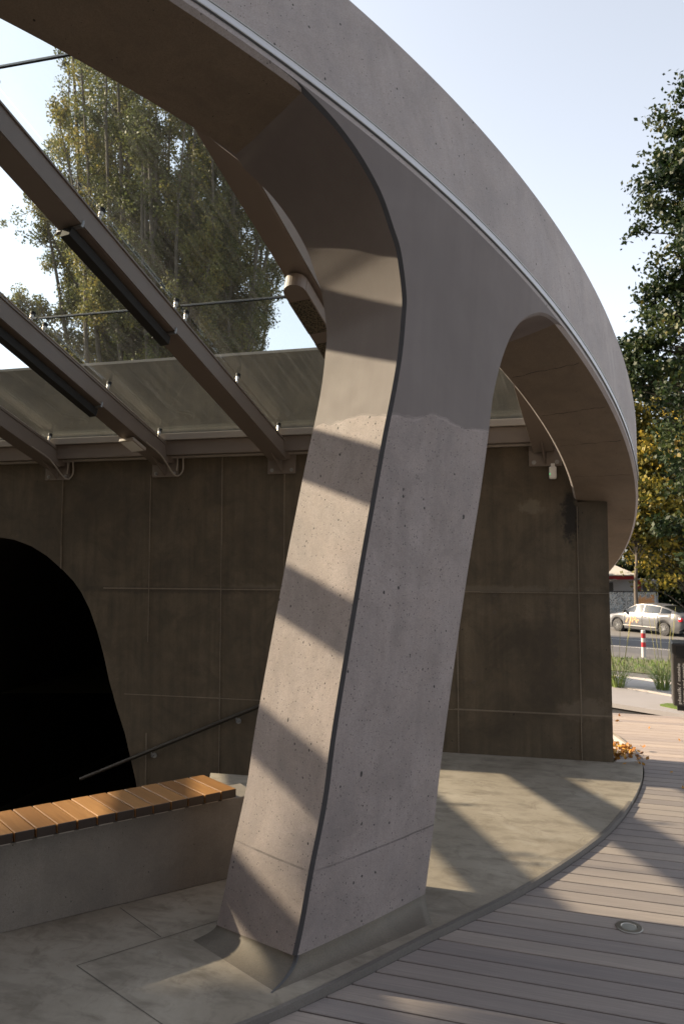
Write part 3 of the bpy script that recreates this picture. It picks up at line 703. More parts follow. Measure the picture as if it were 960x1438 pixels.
# vent unit under the beam behind the column
vt = thing('grille_unit', bp(-.3, -3.7, -.25), 'beige box with two black mesh grilles under the beam beside the column', 'grille unit')
mb = MB(); mb.box(bp(-.23, -4.02, -.335)-BW*.115, BD*1.0, BW*.185, BN*.115)
mb.lathe(bp(-.23, -4.02, -.335)-BW*.022, BN, [(.088,0),(.088,.115)], 24)
mb.build('housing', M['steel'], vt, bevel=.005)
def grille_mat():
    m, nt, out = mat('mesh_grille'); v = N(nt, 'TexVoronoi'); v.inputs['Scale'].default_value = 70; L(nt, pos(nt), v.inputs['Vector'])
    c = mix(nt, math_(nt, 'LESS_THAN', v.outputs['Distance'], .45), (.10,.08,.05), (.006,.006,.006)); bsdf(nt, out, c, .6); return m
gm = grille_mat()
for a, b_ in ((-3.93,-3.55),(-3.42,-3.08)):
    mb = MB(); mb.box(bp(-.23, a, -.339)-BW*.105, BD*(b_-a), BW*.165, BN*.005); mb.box(bp(-.23, a, -.33)-BW*.119, BD*(b_-a), BW*.005, BN*.1); mb.build('grille', gm, vt)
# motion sensor
ms = thing('motion_sensor', wp(1.09, 2.90, .06), 'small white motion sensor with a green light on the wall below the right bracket', 'motion sensor')
mb = MB(); mb.box(wp(1.055, 2.835, .012), WD*.075, WN*.06, V(0,0,.13)); mb.build('housing', M['white'], ms, bevel=.016)
mb = MB(); mb.box(wp(1.075, 2.95, .001), WD*.04, WN*.03, V(0,0,.05)); mb.build('mount', M['white'], ms, bevel=.005)
m_, nt, out = mat('green_led'); em = N(nt, 'Emission'); em.inputs[0].default_value = (.05,1,.3,1); em.inputs[1].default_value = .6; L(nt, em.outputs[0], out.inputs[0])
mb = MB(); mb.lathe(wp(1.062, 2.885, .071), WN, [(.005,0),(.004,.003),(0,.004)], 8); mb.build('indicator', m_, ms)

# ------------------------------------------------------------------ ground beyond
RA, RB = nrm(V(-.77,.64,0)), nrm(V(.64,.77,0))
def zt(v): return -.0646*(min(max(v, 11.84), 36.0)-11.84)
def rw(u, v, dz=0.0): return RA*u+RB*v+V(0,0,zt(v)+dz)
xs = [-900,-400,-200,-120,-80,-60,-45]+list(np.arange(-34,44.1,1.0))+[50,60,80,120,200,400,900]
ys = [-900,-400,-200,-100,-50,-30]+list(np.arange(-20,70.1,1.0))+[80,100,140,200,400,900]
mb = MB(); nx = len(xs); vs = []; fs = []
arcP = [V(*p) for p in arc]
for y in ys:
    for x in xs: vs.append((x, y, zt(RB@V(x,y,0))-.16))
for j in range(len(ys)-1):
    for i in range(nx-1):
        cx_, cy_ = (xs[i]+xs[i+1])/2, (ys[j]+ys[j+1])/2
        if -17 < cx_ < 2.4 and 1.6 < cy_ < 12.5: 
            if (V(cx_,cy_,0)-WA)@WN > -9.5: continue
        fs.append((j*nx+i, j*nx+i+1, (j+1)*nx+i+1, (j+1)*nx+i))
mb.add(vs, fs); mb.build('ground', M['terrain'], None, kind='structure')
def strip(name, v0, v1, u0, u1, dz, matl, kind='structure'):
    mb = MB(); vv = sorted({v0, v1, *[b for b in (11.84, 36.0) if v0 < b < v1]}); uu = np.linspace(u0, u1, 12)
    mb.grid([[rw(u, v, dz) for u in uu] for v in vv], False, True); return mb.build(name, matl, None, kind=kind)
strip('pavement', 12.35, 14.55, -60, 60, .0, M['pave'])
strip('soil_bed', 11.7, 12.35, -40, 40, .004, M['soil'])
strip('lawn_soil', 14.55, 18.6, -60, 60, .012, M['terrain'])
strip('gutter', 18.6, 20.9, -60, 60, .004, M['pave'])
strip('road', 20.9, 33.3, -90, 90, -.004, M['asphalt'])
for v in (24.1, 29.6): strip('road_marking', v, v+.14, -90, 90, .002, M['paint'])
strip('parking_lane', 33.3, 40.4, -90, 90, .0, M['park'])
strip('far_pavement', 40.4, 52, -90, 90, .006, M['pave'])
# pale path edge and grey band past the end of the deck
sheet('path', [(2.2,11.9),(4.25,11.8),(4.97,10.62),(7.5,7.6),(11,4),(13,5),(9,9),(6.2,11.4),(4.6,12.9),(2.2,13.6)], .012, M['pale'], thick=.1)
sheet('path_band', [(2.2,11.89),(4.24,11.79),(4.96,10.61),(7.49,7.59),(10.9,4),(10.2,3.2),(6.6,6.9),(4.454,9.52),(3.74,10.37),(3.0,11.0),(2.2,11.2)], .006, M['greypath'], thick=.06)
lawnbit = sheet('grass_patch', [(4.36,10.12),(4.5,10.2),(5.0,9.95),(5.3,9.55),(4.9,9.55),(4.5,9.85)], .03, simple('patch_turf', (.06,.10,.015), .9, 0, .3, 30, .5), 'stuff', .03)
# low concrete wedge and a paler landing behind the wall end
sheet('landing_slab', [wp(1.64,0,-.02), wp(1.64,0,-3.0), V(2.55,10.2,0), V(3.0,9.5,0), V(3.11,8.7,0), V(3.09,8.1,0), V(2.98,7.5,0), V(2.93,7.36,0)], .006, M['pale'], thick=.05)
# leaves as many small faces ------------------------------------------------
def leaf_mesh(name, P, size, matl, parent, tint, up=.0, kind=None, label=None, cat=None):
    """P: n x 3 centres (world); each leaf a bent quad with its own direction and size"""
    n = len(P); d = rng.normal(size=(n,3)); d[:,2] -= up; d /= np.linalg.norm(d, axis=1)[:,None]
    e = rng.normal(size=(n,3)); e -= d*(e*d).sum(1)[:,None]; e /= np.linalg.norm(e, axis=1)[:,None]
    s = size*rng.uniform(.6, 1.25, n)[:,None]
    off = root_loc(parent) if parent else np.zeros(3); Q = P-off
    v = np.stack([Q-d*s*.5, Q+e*s*.34+d*s*.02, Q+d*s*.55, Q-e*s*.34+d*s*.02], 1).reshape(-1, 3)
    me = bpy.data.meshes.new(name); me.vertices.add(4*n); me.vertices.foreach_set('co', v.astype(np.float32).ravel())
    me.loops.add(4*n); me.loops.foreach_set('vertex_index', np.arange(4*n, dtype=np.int32))
    me.polygons.add(n); me.polygons.foreach_set('loop_start', np.arange(0, 4*n, 4, dtype=np.int32)); me.polygons.foreach_set('loop_total', np.full(n, 4, dtype=np.int32))
    me.update(); me.validate()
    a = me.attributes.new('tint', 'FLOAT', 'FACE'); a.data.foreach_set('value', np.clip(tint, 0, 1).astype(np.float32))
    me.materials.append(matl); o = bpy.data.objects.new(name, me); COL.objects.link(o)
    if parent: o.parent = parent
    return tag(o, label, cat, None, kind)

# tall poplar seen through the glass
pop = thing('poplar_tree', (-8.3, 34, -1.6), 'tall many-stemmed poplar seen through the roof glass', 'tree')
mbt = MB(); pts = []; tn = []
base = V(-8.3, 34, -1.6)
def pop_half(z):      # half width by height
    return np.interp(z, [2,6,9,12,16,21,26,29,32], [1.4,3.7,5.3,6.1,6.4,6.6,6.2,4.8,1.5])
def spray(c, r, n, t):
    d = rng.normal(size=(n,3)); d /= np.linalg.norm(d, axis=1)[:,None]; pts.append(c+d*(rng.random(n)**.55)[:,None]*r*V(1,1,1.15)); tn.append(t+.13*rng.normal(size=n))
for k in range(84):
    a = rng.uniform(0, 2*math.pi); rr = math.sqrt(rng.random()); ztop = rng.uniform(16, 29) if k > 12 else rng.uniform(27, 32)
    hw = pop_half(ztop*.9)*rr; top = base+V(math.cos(a)*hw, math.sin(a)*hw*.8, ztop+1.6); z0 = rng.uniform(.5, 7)
    st0 = base+V(math.cos(a)*.2, math.sin(a)*.2, z0); m1 = st0+(top-st0)*.35+V(math.cos(a), math.sin(a)*.8, 0)*rr*1.7
    cv = spline([st0, m1, st0+(top-st0)*.7+V(math.cos(a), math.sin(a), 0)*rr*.7+V(rng.normal()*.4, 0, 0), top], 6); mbt.tube(cv, list(np.linspace(.17, .02, len(cv))), 5, False)
    cvA = np.array(cv); tone = .36+.16*rng.normal()
    for j in range(23):
        f = rng.uniform(.22, 1.0)*(len(cv)-1.01); i = int(f); q = cvA[i]+(cvA[i+1]-cvA[i])*(f-i); b_ = rng.uniform(0, 2*math.pi); ln = rng.uniform(.5, 2.0)*(1.15-.55*f/len(cv))
        e = q+V(math.cos(b_)*ln*.75, math.sin(b_)*ln*.75, ln*rng.uniform(.5, 1.1))
        mbt.tube([q, (q+e)/2+V(0,0,-.08), e], [.03,.02,.008], 4, False)
        t = tone+.10*(e[0]-q[0])*-.6+.08*rng.normal()
        for m_i in range(3):
            c = q+(e-q)*(.45+.3*m_i)+rng.normal(size=3)*.16; spray(c, rng.uniform(.28, .58), int(rng.uniform(60, 120)), t)
mbt.tube([base, base+V(.1,0,4), base+V(.05,.1,10), base+V(.1,0,18)], [.55,.45,.3,.12], 10, False)
# ragged low limb on the left
for l in ([V(-8.6,34,6), V(-10.5,33.5,9.2), V(-12.3,33.2,11.2), V(-14.0,33,13.6)], [V(-10.5,33.5,9.2), V(-12.2,33,10.9), V(-14.2,33,12.6), V(-14.9,33,13.5)], [V(-9,34,7.5), V(-11,33.5,12.5), V(-12.8,33.3,15.5), V(-14.2,33,18.5)], [V(-9,34,6), V(-10.6,33.5,8.2), V(-11.6,33.4,9.6), V(-12,33.4,10.8)]):
    cv = spline(l, 7); mbt.tube(cv, list(np.linspace(.13, .03, len(cv))), 5, False); cvA = np.array(cv)
    for j in range(34):
        q = cvA[int(rng.uniform(.3, .999)*len(cv))]; e = q+V(rng.normal()*.55, rng.normal()*.5, rng.normal()*.4+.3); mbt.tube([q, (q+e)/2, e], [.025,.015,.006], 4, False)
        for m_i in range(2): spray(q+(e-q)*(.6+.5*m_i), rng.uniform(.22, .5), int(rng.uniform(50, 100)), .48+.1*rng.normal())
mbt.build('trunk', M['bark'], pop)
M['leaf_pop'] = leaf_mat('poplar_leaf', [(.040,.054,.018),(.078,.092,.030),(.135,.14,.04),(.24,.20,.05),(.38,.27,.07)], .4)
leaf_mesh('crown', np.concatenate(pts), .125, M['leaf_pop'], pop, np.concatenate(tn))

def tree(name, label, base, trunk_pts, cl, n_leaf, size, matl, spread=(.5,.5,.22), tmean=.4, tvar=.25, rad=.2, limb=True, name_parts=('trunk','crown')):
    """cl: list of cluster centres (world); each is a spray of leaves on a twig from the trunk"""
    t = thing(name, base, label, 'tree'); mb = MB()
    mb.tube(spline(trunk_pts, 4), list(np.linspace(rad, rad*.35, 4*(len(trunk_pts)-1)+1)), 8, False)
    P = []; T = []; tp = np.array(spline(trunk_pts, 6))
    for c in cl:
        c = np.asarray(c, float)
        if limb and rng.random() < .8:
            j = np.argmin(np.linalg.norm(tp-(c-V(0,0,1.6)), axis=1)); a = tp[j]
            mb.tube(spline([a, (a+c)/2+V(0,0,.35), c], 3), list(np.linspace(rad*.22, .012, 7)), 4, False)
        n = int(n_leaf*rng.uniform(.6, 1.4)); ax = rng.normal(size=3); ax[2] *= .3; ax = nrm(ax)
        p = c+rng.normal(size=(n,3))*V(*spread)*rng.uniform(.6,1.2)+ax*rng.normal(size=n)[:,None]*spread[0]*.8
        P.append(p); T.append(tmean+tvar*rng.normal()+.12*rng.normal(size=n))
    mb.build(name_parts[0], M['bark'], t)
    leaf_mesh(name_parts[1], np.concatenate(P), size, matl, t, np.concatenate(T), up=.3); return t
M['leaf_dark'] = leaf_mat('lime_leaf', [(.010,.021,.008),(.018,.034,.011),(.032,.050,.014),(.07,.08,.017),(.22,.15,.03)], .25)
M['leaf_yel'] = leaf_mat('maple_leaf', [(.016,.022,.006),(.04,.048,.010),(.11,.10,.016),(.24,.19,.025),(.42,.30,.05)], .35)
# dark lime close to the road on the right: crown edge by height
def left_edge(z): return np.interp(z, [-1,.5,2,4,6,7.2,8.3,9.2,10,11,12,12.9,13.7,14.6,15.4,16.5,18,20], [12.2,11.2,10.4,9.5,8.9,8.6,8.45,9.0,9.6,9.75,10.1,10.2,9.55,9.8,10.3,10.5,11.0,12.0])
cl = []
while len(cl) < 900:
    z = rng.uniform(.2, 20); y = rng.uniform(18.5, 26); x = rng.uniform(8, 19)
    e = left_edge(z)*(y/22)+abs(y-22)*.12+abs(rng.normal())*.25+.18
    if x < e+.2 or ((x-14)/6)**2+((z-9)/11.5)**2+((y-22)/4.2)**2 > 1.15: continue
    if z < 5 and rng.random() < .55: continue
    if rng.random() < .75 and x > e+5: continue
    cl.append(V(x, y, z))
for z, px in ((16.0,9.95),(13.75,9.35),(13.1,9.6),(12.5,9.35),(10.3,9.55),(8.6,9.0),(8.25,8.5),(7.7,8.75),(3.2,9.6),(2.9,10.0),(1.9,10.3)):
    for k in range(3): cl.append(V(px+.3*k+rng.normal()*.06, 22+rng.normal()*.3, z+rng.normal()*.1))
for z in np.arange(7.2, 16.8, .3):
    for k in range(3): cl.append(V(left_edge(z)+.25+.42*k+rng.normal()*.12, 22+rng.normal()*.4, z+rng.normal()*.12))
tree('lime_tree', 'dark green lime tree reaching in from the right edge against the sky', (14, 22, -1), [V(14,22,-1.2),V(13.9,22,4),V(14.1,22,10),V(14,22,17)], cl, 105, .15, M['leaf_dark'], (.21,.21,.14), .28, .2, .3)
# yellow maples across the road
def crown(cx, cy, cz, rx, ry, rz, n):
    o = []
    while len(o) < n:
        d = rng.normal(size=3); d /= np.linalg.norm(d); r = rng.uniform(.45, 1.0)**.6
        lump = 1+.18*math.sin(5*d[0]+3*d[2])+.14*math.sin(7*d[1]-4*d[2]+1)
        o.append(V(cx, cy, cz)+d*V(rx, ry, rz)*r*lump)
    return o
tree('maple_tree', 'yellow leaved maple glowing in the sun behind the parked car', (23.0, 48, -1.56), [V(23.0,48,-1.6),V(22.9,48,2),V(23.1,48,6),V(23,48,10)], crown(22.6,47.5,6.9,4.5,3.8,6.6,360), 60, .30, M['leaf_yel'], (.55,.55,.32), .56, .26, .25)
tree('maple_tree', 'olive and gold maple behind the fence and kiosk', (17.2, 51, -1.56), [V(17.2,51,-1.6),V(17.2,51,2),V(17.5,51,5),V(17.4,51,10)], crown(17.8,50,9.6,4.4,3.0,6.9,330), 60, .30, M['leaf_yel'], (.55,.55,.32), .48, .26, .22)
tree('roadside_tree', 'dark broad tree standing behind the yellow maple at the right edge', (27, 56, -1.56), [V(27,56,-1.6),V(27,56,3),V(27,56,9)], crown(27,56,7.0,6.5,4.5,8.2,330), 60, .36, M['leaf_dark'], (.6,.6,.35), .3, .2, .3)
tree('slender_tree', 'slim dark tree trunk standing in front of the graffiti fence', (18.35, 45.5, -1.56), [V(18.35,45.5,-1.6),V(18.3,45.5,.5),V(18.4,45.5,2.2),V(18.2,45.5,4.4)], crown(18.6,45.5,4.9,2.2,1.8,1.9,70), 60, .30, M['leaf_yel'], (.5,.5,.3), .5, .2, .15)

# lawn blades, ornamental grasses
def blades(mb, o, n, h, lean, wd, rmax, droop=.6):
    for _ in range(n):
        a = rng.uniform(0, 2*math.pi); r = rmax*math.sqrt(rng.random()); b = o+V(math.cos(a)*r, math.sin(a)*r, 0)
        hh = h*rng.uniform(.55, 1.1); ln = lean*rng.uniform(.2, 1.2)*hh; dr = V(math.cos(a+rng.normal()*.5), math.sin(a+rng.normal()*.5), 0)
        sd = V(-dr[1], dr[0], 0)*wd*rng.uniform(.6,1.2); P = []
        for k in range(5):
            s = k/4; P.append(b+dr*ln*s**1.7+V(0,0,hh*(s-droop*rng.uniform(.3,.6)*s**3*lean)))
        vs = []
        for k, p in enumerate(P): ww = 1-(k/4)**2*.9; vs += [p-sd*ww, p+sd*ww]
        mb.add(vs, [(2*k, 2*k+1, 2*k+3, 2*k+2) for k in range(4)], True)
mg = simple('grass_blade', (.15,.22,.05), .6, 0, .5, 9)
mst = simple('grass_stalk', (.26,.25,.09), .7, 0, .2, 9)
for (x, y), hgt, lab in (((4.36,11.62),.62,'tall ornamental grass clump beside the dark end of the wall'),((4.95,11.35),.74,'tall ornamental grass clump left of the black bin')):
    g = thing('ornamental_grass', (x, y, 0), lab, 'grass clump', 'grass clumps beyond the deck')
    mb = MB(); blades(mb, V(x,y,0), 120, hgt, 1.1, .005, .10, 1.0); mb.build('blades', mg, g)
    mb = MB()
    for _ in range(7):
        a = rng.uniform(0,6.28); b = V(x+math.cos(a)*.05, y+math.sin(a)*.05, 0); t = b+V(math.cos(a)*.16, math.sin(a)*.16, hgt*rng.uniform(1.25,1.75))
        mb.tube(spline([b, (b+t)/2+V(0,0,.06), t], 3), [.004,.004,.0035,.003,.003,.004,.002], 4, False)
    mb.build('seed_stalks', mst, g)
mb = MB()
for _ in range(5200):
    u, v = rng.uniform(-9, 8), rng.uniform(14.6, 18.55); p = rw(u, v, .0)
    if abs(p[0]/p[1]-.42) > .12: continue
    a = rng.uniform(0, 6.28); h = rng.uniform(.05,.13); d = V(math.cos(a), math.sin(a), 0)
    mb.add([p-d*.012, p+d*.012, p+V(rng.normal()*.02, rng.normal()*.02, h)], [(0,1,2)])
mb.build('lawn', simple('lawn_grass', (.075,.125,.014), .7, 0, .4, 2.5), None, kind='stuff')
# dry leaves: drift by the slab edge, and litter along the soil bed
P = []
for i in range(260):
    k = rng.integers(0, 3); c = [(2.86,7.62),(2.72,8.2),(2.95,7.85)][k]; P.append(V(c[0]+rng.normal()*.08, c[1]+rng.normal()*.14, .018+abs(rng.normal())*.012))
for i in range(260): P.append(rw(rng.uniform(-6,3), rng.uniform(11.6,12.3), .02))
for i in range(26): P.append(V(rng.uniform(2.6,6), rng.uniform(6.5,10), DZ+.012))
leaf_mesh('fallen_leaves', np.array(P), .05, leaf_mat('dry_leaf', [(.16,.06,.015),(.35,.16,.03),(.5,.28,.06)], .15), None, rng.random(len(P)), kind='stuff')

# ------------------------------------------------------------------ street things
def bollard(x, y, label):
    z = zt(RB@V(x,y,0)); b = thing('bollard', (x, y, z), label, 'bollard', 'red and white posts along the road')
    mb = MB(); mb.lathe((x,y,z), (0,0,1), [(.055,-.05),(.055,.68),(.05,.70),(0,.705)], 18); mb.build('post', M['wpaint'], b)
    for z0 in (.27, .50):
        mb = MB(); mb.lathe((x,y,z+z0), (0,0,1), [(.0565,0),(.0565,.125)], 18); mb.build('red_band', M['red'], b)
    return b
bollard(7.735, 18.83, 'red banded white post standing clear between the grass clump and car')
bollard(8.75, 18.6, 'red banded white post half hidden behind the black bin')
# recycling bin
bx = thing('recycling_bin', (4.62, 9.72, 0), 'slim black recycling bin with white sideways lettering', 'bin')
fx, fy = nrm(V(.93,-.37,0)), nrm(V(-.37,-.93,0)); bo = V(4.40, 9.80, .0)
mb = MB(); mb.box(bo+V(0,0,.07), fx*.46, -fy*.46, V(0,0,.83)); mb.build('body', M['bin'], bx, bevel=.02)
mb = MB(); mb.box(bo+fx*.05-fy*.04, fx*.36, -fy*.38, V(0,0,.068)); mb.build('plinth', M['rubber'], bx)
mb = MB(); mb.box(bo+fx*.05+fy*.003+V(0,0,.70), fx*.13, fy*.004, V(0,0,.16)); mb.build('slot', M['black'], bx, bevel=.01)
def text(body, size, o, rt, up, matl, parent, name='lettering', ext=.0015):
    c = bpy.data.curves.new(name, 'FONT'); c.body = body; c.size = size; c.extrude = ext; c.offset = size*.018
    tmp = bpy.data.objects.new(name, c); COL.objects.link(tmp); dg = bpy.context.evaluated_depsgraph_get()
    me = bpy.data.meshes.new_from_object(tmp.evaluated_get(dg)); bpy.data.objects.remove(tmp)
    nz = np.cross(rt, up); A = np.stack([rt, up, nz], 1); off = root_loc(parent)
    for v in me.vertices: v.co = Vector(A@np.array(v.co)+o-off)
    me.materials.clear(); me.materials.append(matl); ob = bpy.data.objects.new(name, me); COL.objects.link(ob); ob.parent = parent; return ob
text('plastik / metale', .088, bo+fx*.095+fy*.003+V(0,0,.095), V(0,0,1), -fx*.6, M['wpaint'], bx)
text('plastic and metals', .076, bo+fx*.150+fy*.003+V(0,0,.095), V(0,0,1), -fx*.6, M['wpaint'], bx)

# car ---------------------------------------------------------------------
car_c = V(15.3, 36.2, zt(40)); ca = nrm(V(-math.cos(R_(61)), math.sin(R_(61)), 0)); cr = V(ca[1], -ca[0], 0)   # forward, right
car = thing('parked_car', tuple(car_c), 'silver liftback car parked across the road with a sticker on its door', 'car')
def cpnt(x, y, z): return car_c+ca*x+cr*y+V(0,0,z)         # x forward from the middle, y right, z up
mcar, nt, out = mat('silver_paint'); b = bsdf(nt, out, mix(nt, noise(nt, pos(nt), 3), (.085,.087,.093), (.10,.103,.11)), .38, .15); b.inputs['Coat Weight'].default_value = .15
mglass, nt, out = mat('car_glass'); bsdf(nt, out, (.006,.008,.009), .03, 0, spec=.4)
# body: stations along x with lower hull (z, half width) ring
def body_top(x): return np.interp(x, [-2.33,-2.25,-2.0,-1.6,-1.0,.85,1.2,1.7,2.1,2.28,2.33], [.78,.98,1.04,1.05,1.02,.98,.95,.86,.76,.66,.50])
def body_hw(x): return np.interp(x, [-2.33,-2.2,-1.9,-1.2,0,1.2,1.8,2.15,2.3,2.33], [.70,.82,.88,.905,.905,.90,.86,.74,.58,.50])
def body_bot(x): return np.interp(x, [-2.33,-2.1,-1.8,1.9,2.2,2.33], [.42,.26,.20,.20,.24,.36])
def wheel_cut(x, y0):
    zz = body_bot(x)
    for wx in (-1.36, 1.32):
        d = abs(x-wx)
        if d < .36: zz = max(zz, .31+math.sqrt(.36**2-d*d)*1.0)
    return zz
xs_ = np.unique(np.concatenate([np.linspace(-2.33, 2.33, 70), np.linspace(-1.74,-.98,24), np.linspace(.94,1.70,24)]))
mb = MB()
for sg in (-1, 1):
    rows = []
    for x in xs_:
        hw, zt_, zb = body_hw(x), body_top(x), wheel_cut(x, 0); r = []
        for s in np.linspace(0, 1, 9):
            z = zb+(zt_-zb)*s; shp = 1-.10*max(0, (s-.62)/.38)**2-.07*max(0, (.25-s)/.25)
            if s > .55: shp += .012*math.exp(-((s-.68)/.06)**2)
            r.append(cpnt(x, sg*hw*shp, z))
        rows.append(r)
    mb.grid(rows, True, sg > 0)
rows = [[cpnt(x, k*body_hw(x)*.90, body_top(x)+.035*(1-k*k)) for k in np.linspace(-1, 1, 9)] for x in xs_]; mb.grid(rows, True, True)
for x, fl_ in ((-2.33, True), (2.33, False)):
    r = [[cpnt(x, k*body_hw(x), body_bot(x)+(body_top(x)-body_bot(x))*s) for k in np.linspace(-1,1,7)] for s in np.linspace(0,1,5)]; mb.grid(r, False, fl_)
mb.build('body', mcar, car)
# greenhouse: roof shell and glass sides
roofx = np.linspace(-2.05, 1.15, 40)
def roof_z(x): return np.interp(x, [-2.05,-1.75,-1.4,-1.0,-.5,0,.35,.7,1.15], [1.05,1.19,1.31,1.40,1.455,1.46,1.42,1.27,.97])
def roof_hw(x): return np.interp(x, [-2.05,-1.4,-.6,0,.6,1.15], [.66,.63,.62,.62,.65,.72])
mb = MB(); rows = [[cpnt(x, k*roof_hw(x), roof_z(x)-.035*abs(k)**3) for k in np.linspace(-1,1,11)] for x in roofx]; mb.grid(rows, True, True)
for sg in (-1, 1):   # side frames: from roof edge out to the shoulder
    rows = [[cpnt(x, sg*(roof_hw(x)+(body_hw(x)*.895-roof_hw(x))*s), (roof_z(x)-.035)+(body_top(x)-.01-roof_z(x)+.035)*s) for s in np.linspace(0,1,6)] for x in roofx]; mb.grid(rows, True, sg < 0)
mb.build('roof', mcar, car)
def side_glass(x0, x1, sg):
    m2 = MB(); rows = []
    for x in np.linspace(x0, x1, 14):
        top = roof_z(x)-.06; bot = body_top(x)+.01; r = []
        for s in np.linspace(0,1,5):
            z = top+(bot-top)*s; t = (roof_z(x)-.035-z)/max(.03, roof_z(x)-.035-body_top(x)+.01); hw = roof_hw(x)+(body_hw(x)*.895-roof_hw(x))*t
            r.append(cpnt(x, sg*(hw+.008), z))
        rows.append(r)
    m2.grid(rows, True, sg < 0); return m2.build('side_window', mglass, car)
for sg in (-1, 1):
    side_glass(-.13, .93, sg); side_glass(-1.08, -.18, sg); side_glass(-1.66, -1.12, sg)
for nm, x0, x1 in (('rear_window',-1.93,-1.12),('windscreen',.48,1.05)):
    m2 = MB(); m2.grid([[cpnt(x, k*roof_hw(x)*.86, roof_z(x)-.035*abs(k*.86)**3+.009) for k in np.linspace(-1,1,9)] for x in np.linspace(x0,x1,10)], True, True); m2.build(nm, mglass, car)
mhub = simple('hubcap_silver', (.22,.225,.23), .4, .3)
for wx in (-1.36, 1.32):
    for sg in (-1, 1):
        o_ = cpnt(wx, sg*.70, .315); ax = cr*sg
        mb = MB(); mb.lathe(o_, ax, [(.20,0),(.30,0),(.315,.03),(.315,.15),(.295,.18),(.215,.185)], 32); wh = mb.build('wheel', M['rubber'], car)
        mb = MB(); mb.lathe(o_, ax, [(.225,.165),(.215,.18),(.19,.172)], 32); mb.lathe(o_, ax, [(.05,.17),(.045,.195),(0,.198)], 12)
        u_ = ca; w2 = V(0,0,1)
        for k in range(10):
            a = k*math.pi/5; d = u_*math.cos(a)+w2*math.sin(a); t = -u_*math.sin(a)+w2*math.cos(a)
            mb.box(o_+ax*.165+d*.04-t*.022, d*.16, t*.044, ax*.02)
        mb.build('hubcap', mhub, wh)
        mb = MB(); mb.lathe(cpnt(wx, sg*.5, .315), ax, [(.36,.0),(.36,.30)], 24); mb.build('wheel_arch', M['rubber'], car)
for sg in (-1, 1):
    m2 = MB(); m2.cbox(cpnt(-2.20, sg*.74, .80), ca*.16, cr*.26, V(0,0,.17)); m2.build('tail_light', simple('red_lens', (.55,.01,.02), .2), car, bevel=.03)
    m2 = MB(); m2.cbox(cpnt(2.08, sg*.62, .64), ca*.22, cr*.26, V(0,0,.12)); m2.build('headlight', M['inox'], car, bevel=.03)
    m2 = MB(); m2.cbox(cpnt(.83, sg*.93, 1.03), ca*.10, cr*.2, V(0,0,.13)); m2.build('mirror', M['black'], car, bevel=.03)
    for x in (-.32, -1.13): 
        m2 = MB(); m2.cbox(cpnt(x, sg*(.90), .83), ca*.17, cr*.04, V(0,0,.03)); m2.build('door_handle', mcar, car, bevel=.01)
    m2 = MB(); m2.cbox(cpnt(0, sg*.895, .36), ca*1.9, cr*.03, V(0,0,.035)); m2.build('door_strip', M['wpaint'], car)
    for x in (.86, -.16, -1.05):
        m2 = MB(); m2.cbox(cpnt(x, sg*body_hw(x)*.985, .64), ca*.012, cr*.05, V(0,0,.55)); m2.build('door_gap', M['rubber'], car)
m2 = MB(); m2.cbox(cpnt(-2.33, 0, .62), ca*.02, cr*.52, V(0,0,.12)); m2.build('number_plate', M['wpaint'], car)
m2 = MB(); m2.cbox(cpnt(-2.31, 0, .36), ca*.06, cr*1.3, V(0,0,.14)); m2.build('bumper_trim', M['rubber'], car)
m2 = MB(); m2.box(cpnt(-2.1, -.8, .17), ca*4.1, cr*1.6, V(0,0,.12)); m2.build('underbody', M['rubber'], car)
mo = simple('sticker_orange', (.62,.30,.16), .5, 0, .3, 12)
for k, (x0, x1, z0, z1) in enumerate(((.62,.74,.72,.50),(.42,.55,.80,.32),(.25,.38,.82,.52),(.20,.10,.80,.50),(.40,.02,.66,.60))):
    m2 = MB(); a, b_ = cpnt(x0, -.915, z0), cpnt(x1, -.915, z1); m2.box(a, b_-a, ca*.07 if k < 4 else V(0,0,.06), cr*.02); m2.build('door_sticker', mo, car)

# fence with graffiti, sign board, kiosk
mgr, nt, out = mat('graffiti_fence'); P_ = pos(nt)
v1 = noise(nt, pos(nt, (3,3,1.6)), 1.6, 2, .5, 2.5); v2 = noise(nt, pos(nt, (1,1,1)), 5, 3, .6, 3.0)
c = mix(nt, noise(nt, P_, 2), (.34,.33,.31), (.46,.45,.42))
c = mix(nt, ramp(nt, v2, [(.50, 0.0), (.54, 1.0)]), c, (.05,.05,.055)); c = mix(nt, math_(nt, 'MULTIPLY', ramp(nt, v1, [(.56, 0.0), (.60, 1.0)]), .8), c, (.22,.27,.30))
sx = N(nt, 'SeparateXYZ'); L(nt, P_, sx.inputs[0])
og = math_(nt, 'MULTIPLY', math_(nt, 'GREATER_THAN', math_(nt, 'ADD', sx.outputs[0], math_(nt, 'MULTIPLY_ADD', v2, 1.6, -.8)), 19.0), math_(nt, 'LESS_THAN', math_(nt, 'ADD', sx.outputs[2], math_(nt, 'MULTIPLY_ADD', v1, 1.2, -.6)), -.4))
c = mix(nt, math_(nt, 'MULTIPLY', og, .85), c, (.46,.20,.05)); bsdf(nt, out, c, .7)
fence = thing('graffiti_fence', (16, 47.2, -1.56), 'grey board fence covered in black and orange graffiti behind the car', 'fence')
mb = MB(); mb.box(V(10,47.2,-1.55), V(8.3,0,0), V(0,.06,0), V(0,0,1.5)); mb.box(V(18.42,47.2,-1.55), V(1.75,0,0), V(0,.06,0), V(0,0,1.5)); mb.build('panels', mgr, fence)
mb = MB(); mb.box(V(9.95,47.17,-.05), V(10.3,0,0), V(0,.12,0), V(0,0,.07)); mb.build('top_rail', M['rubber'], fence)
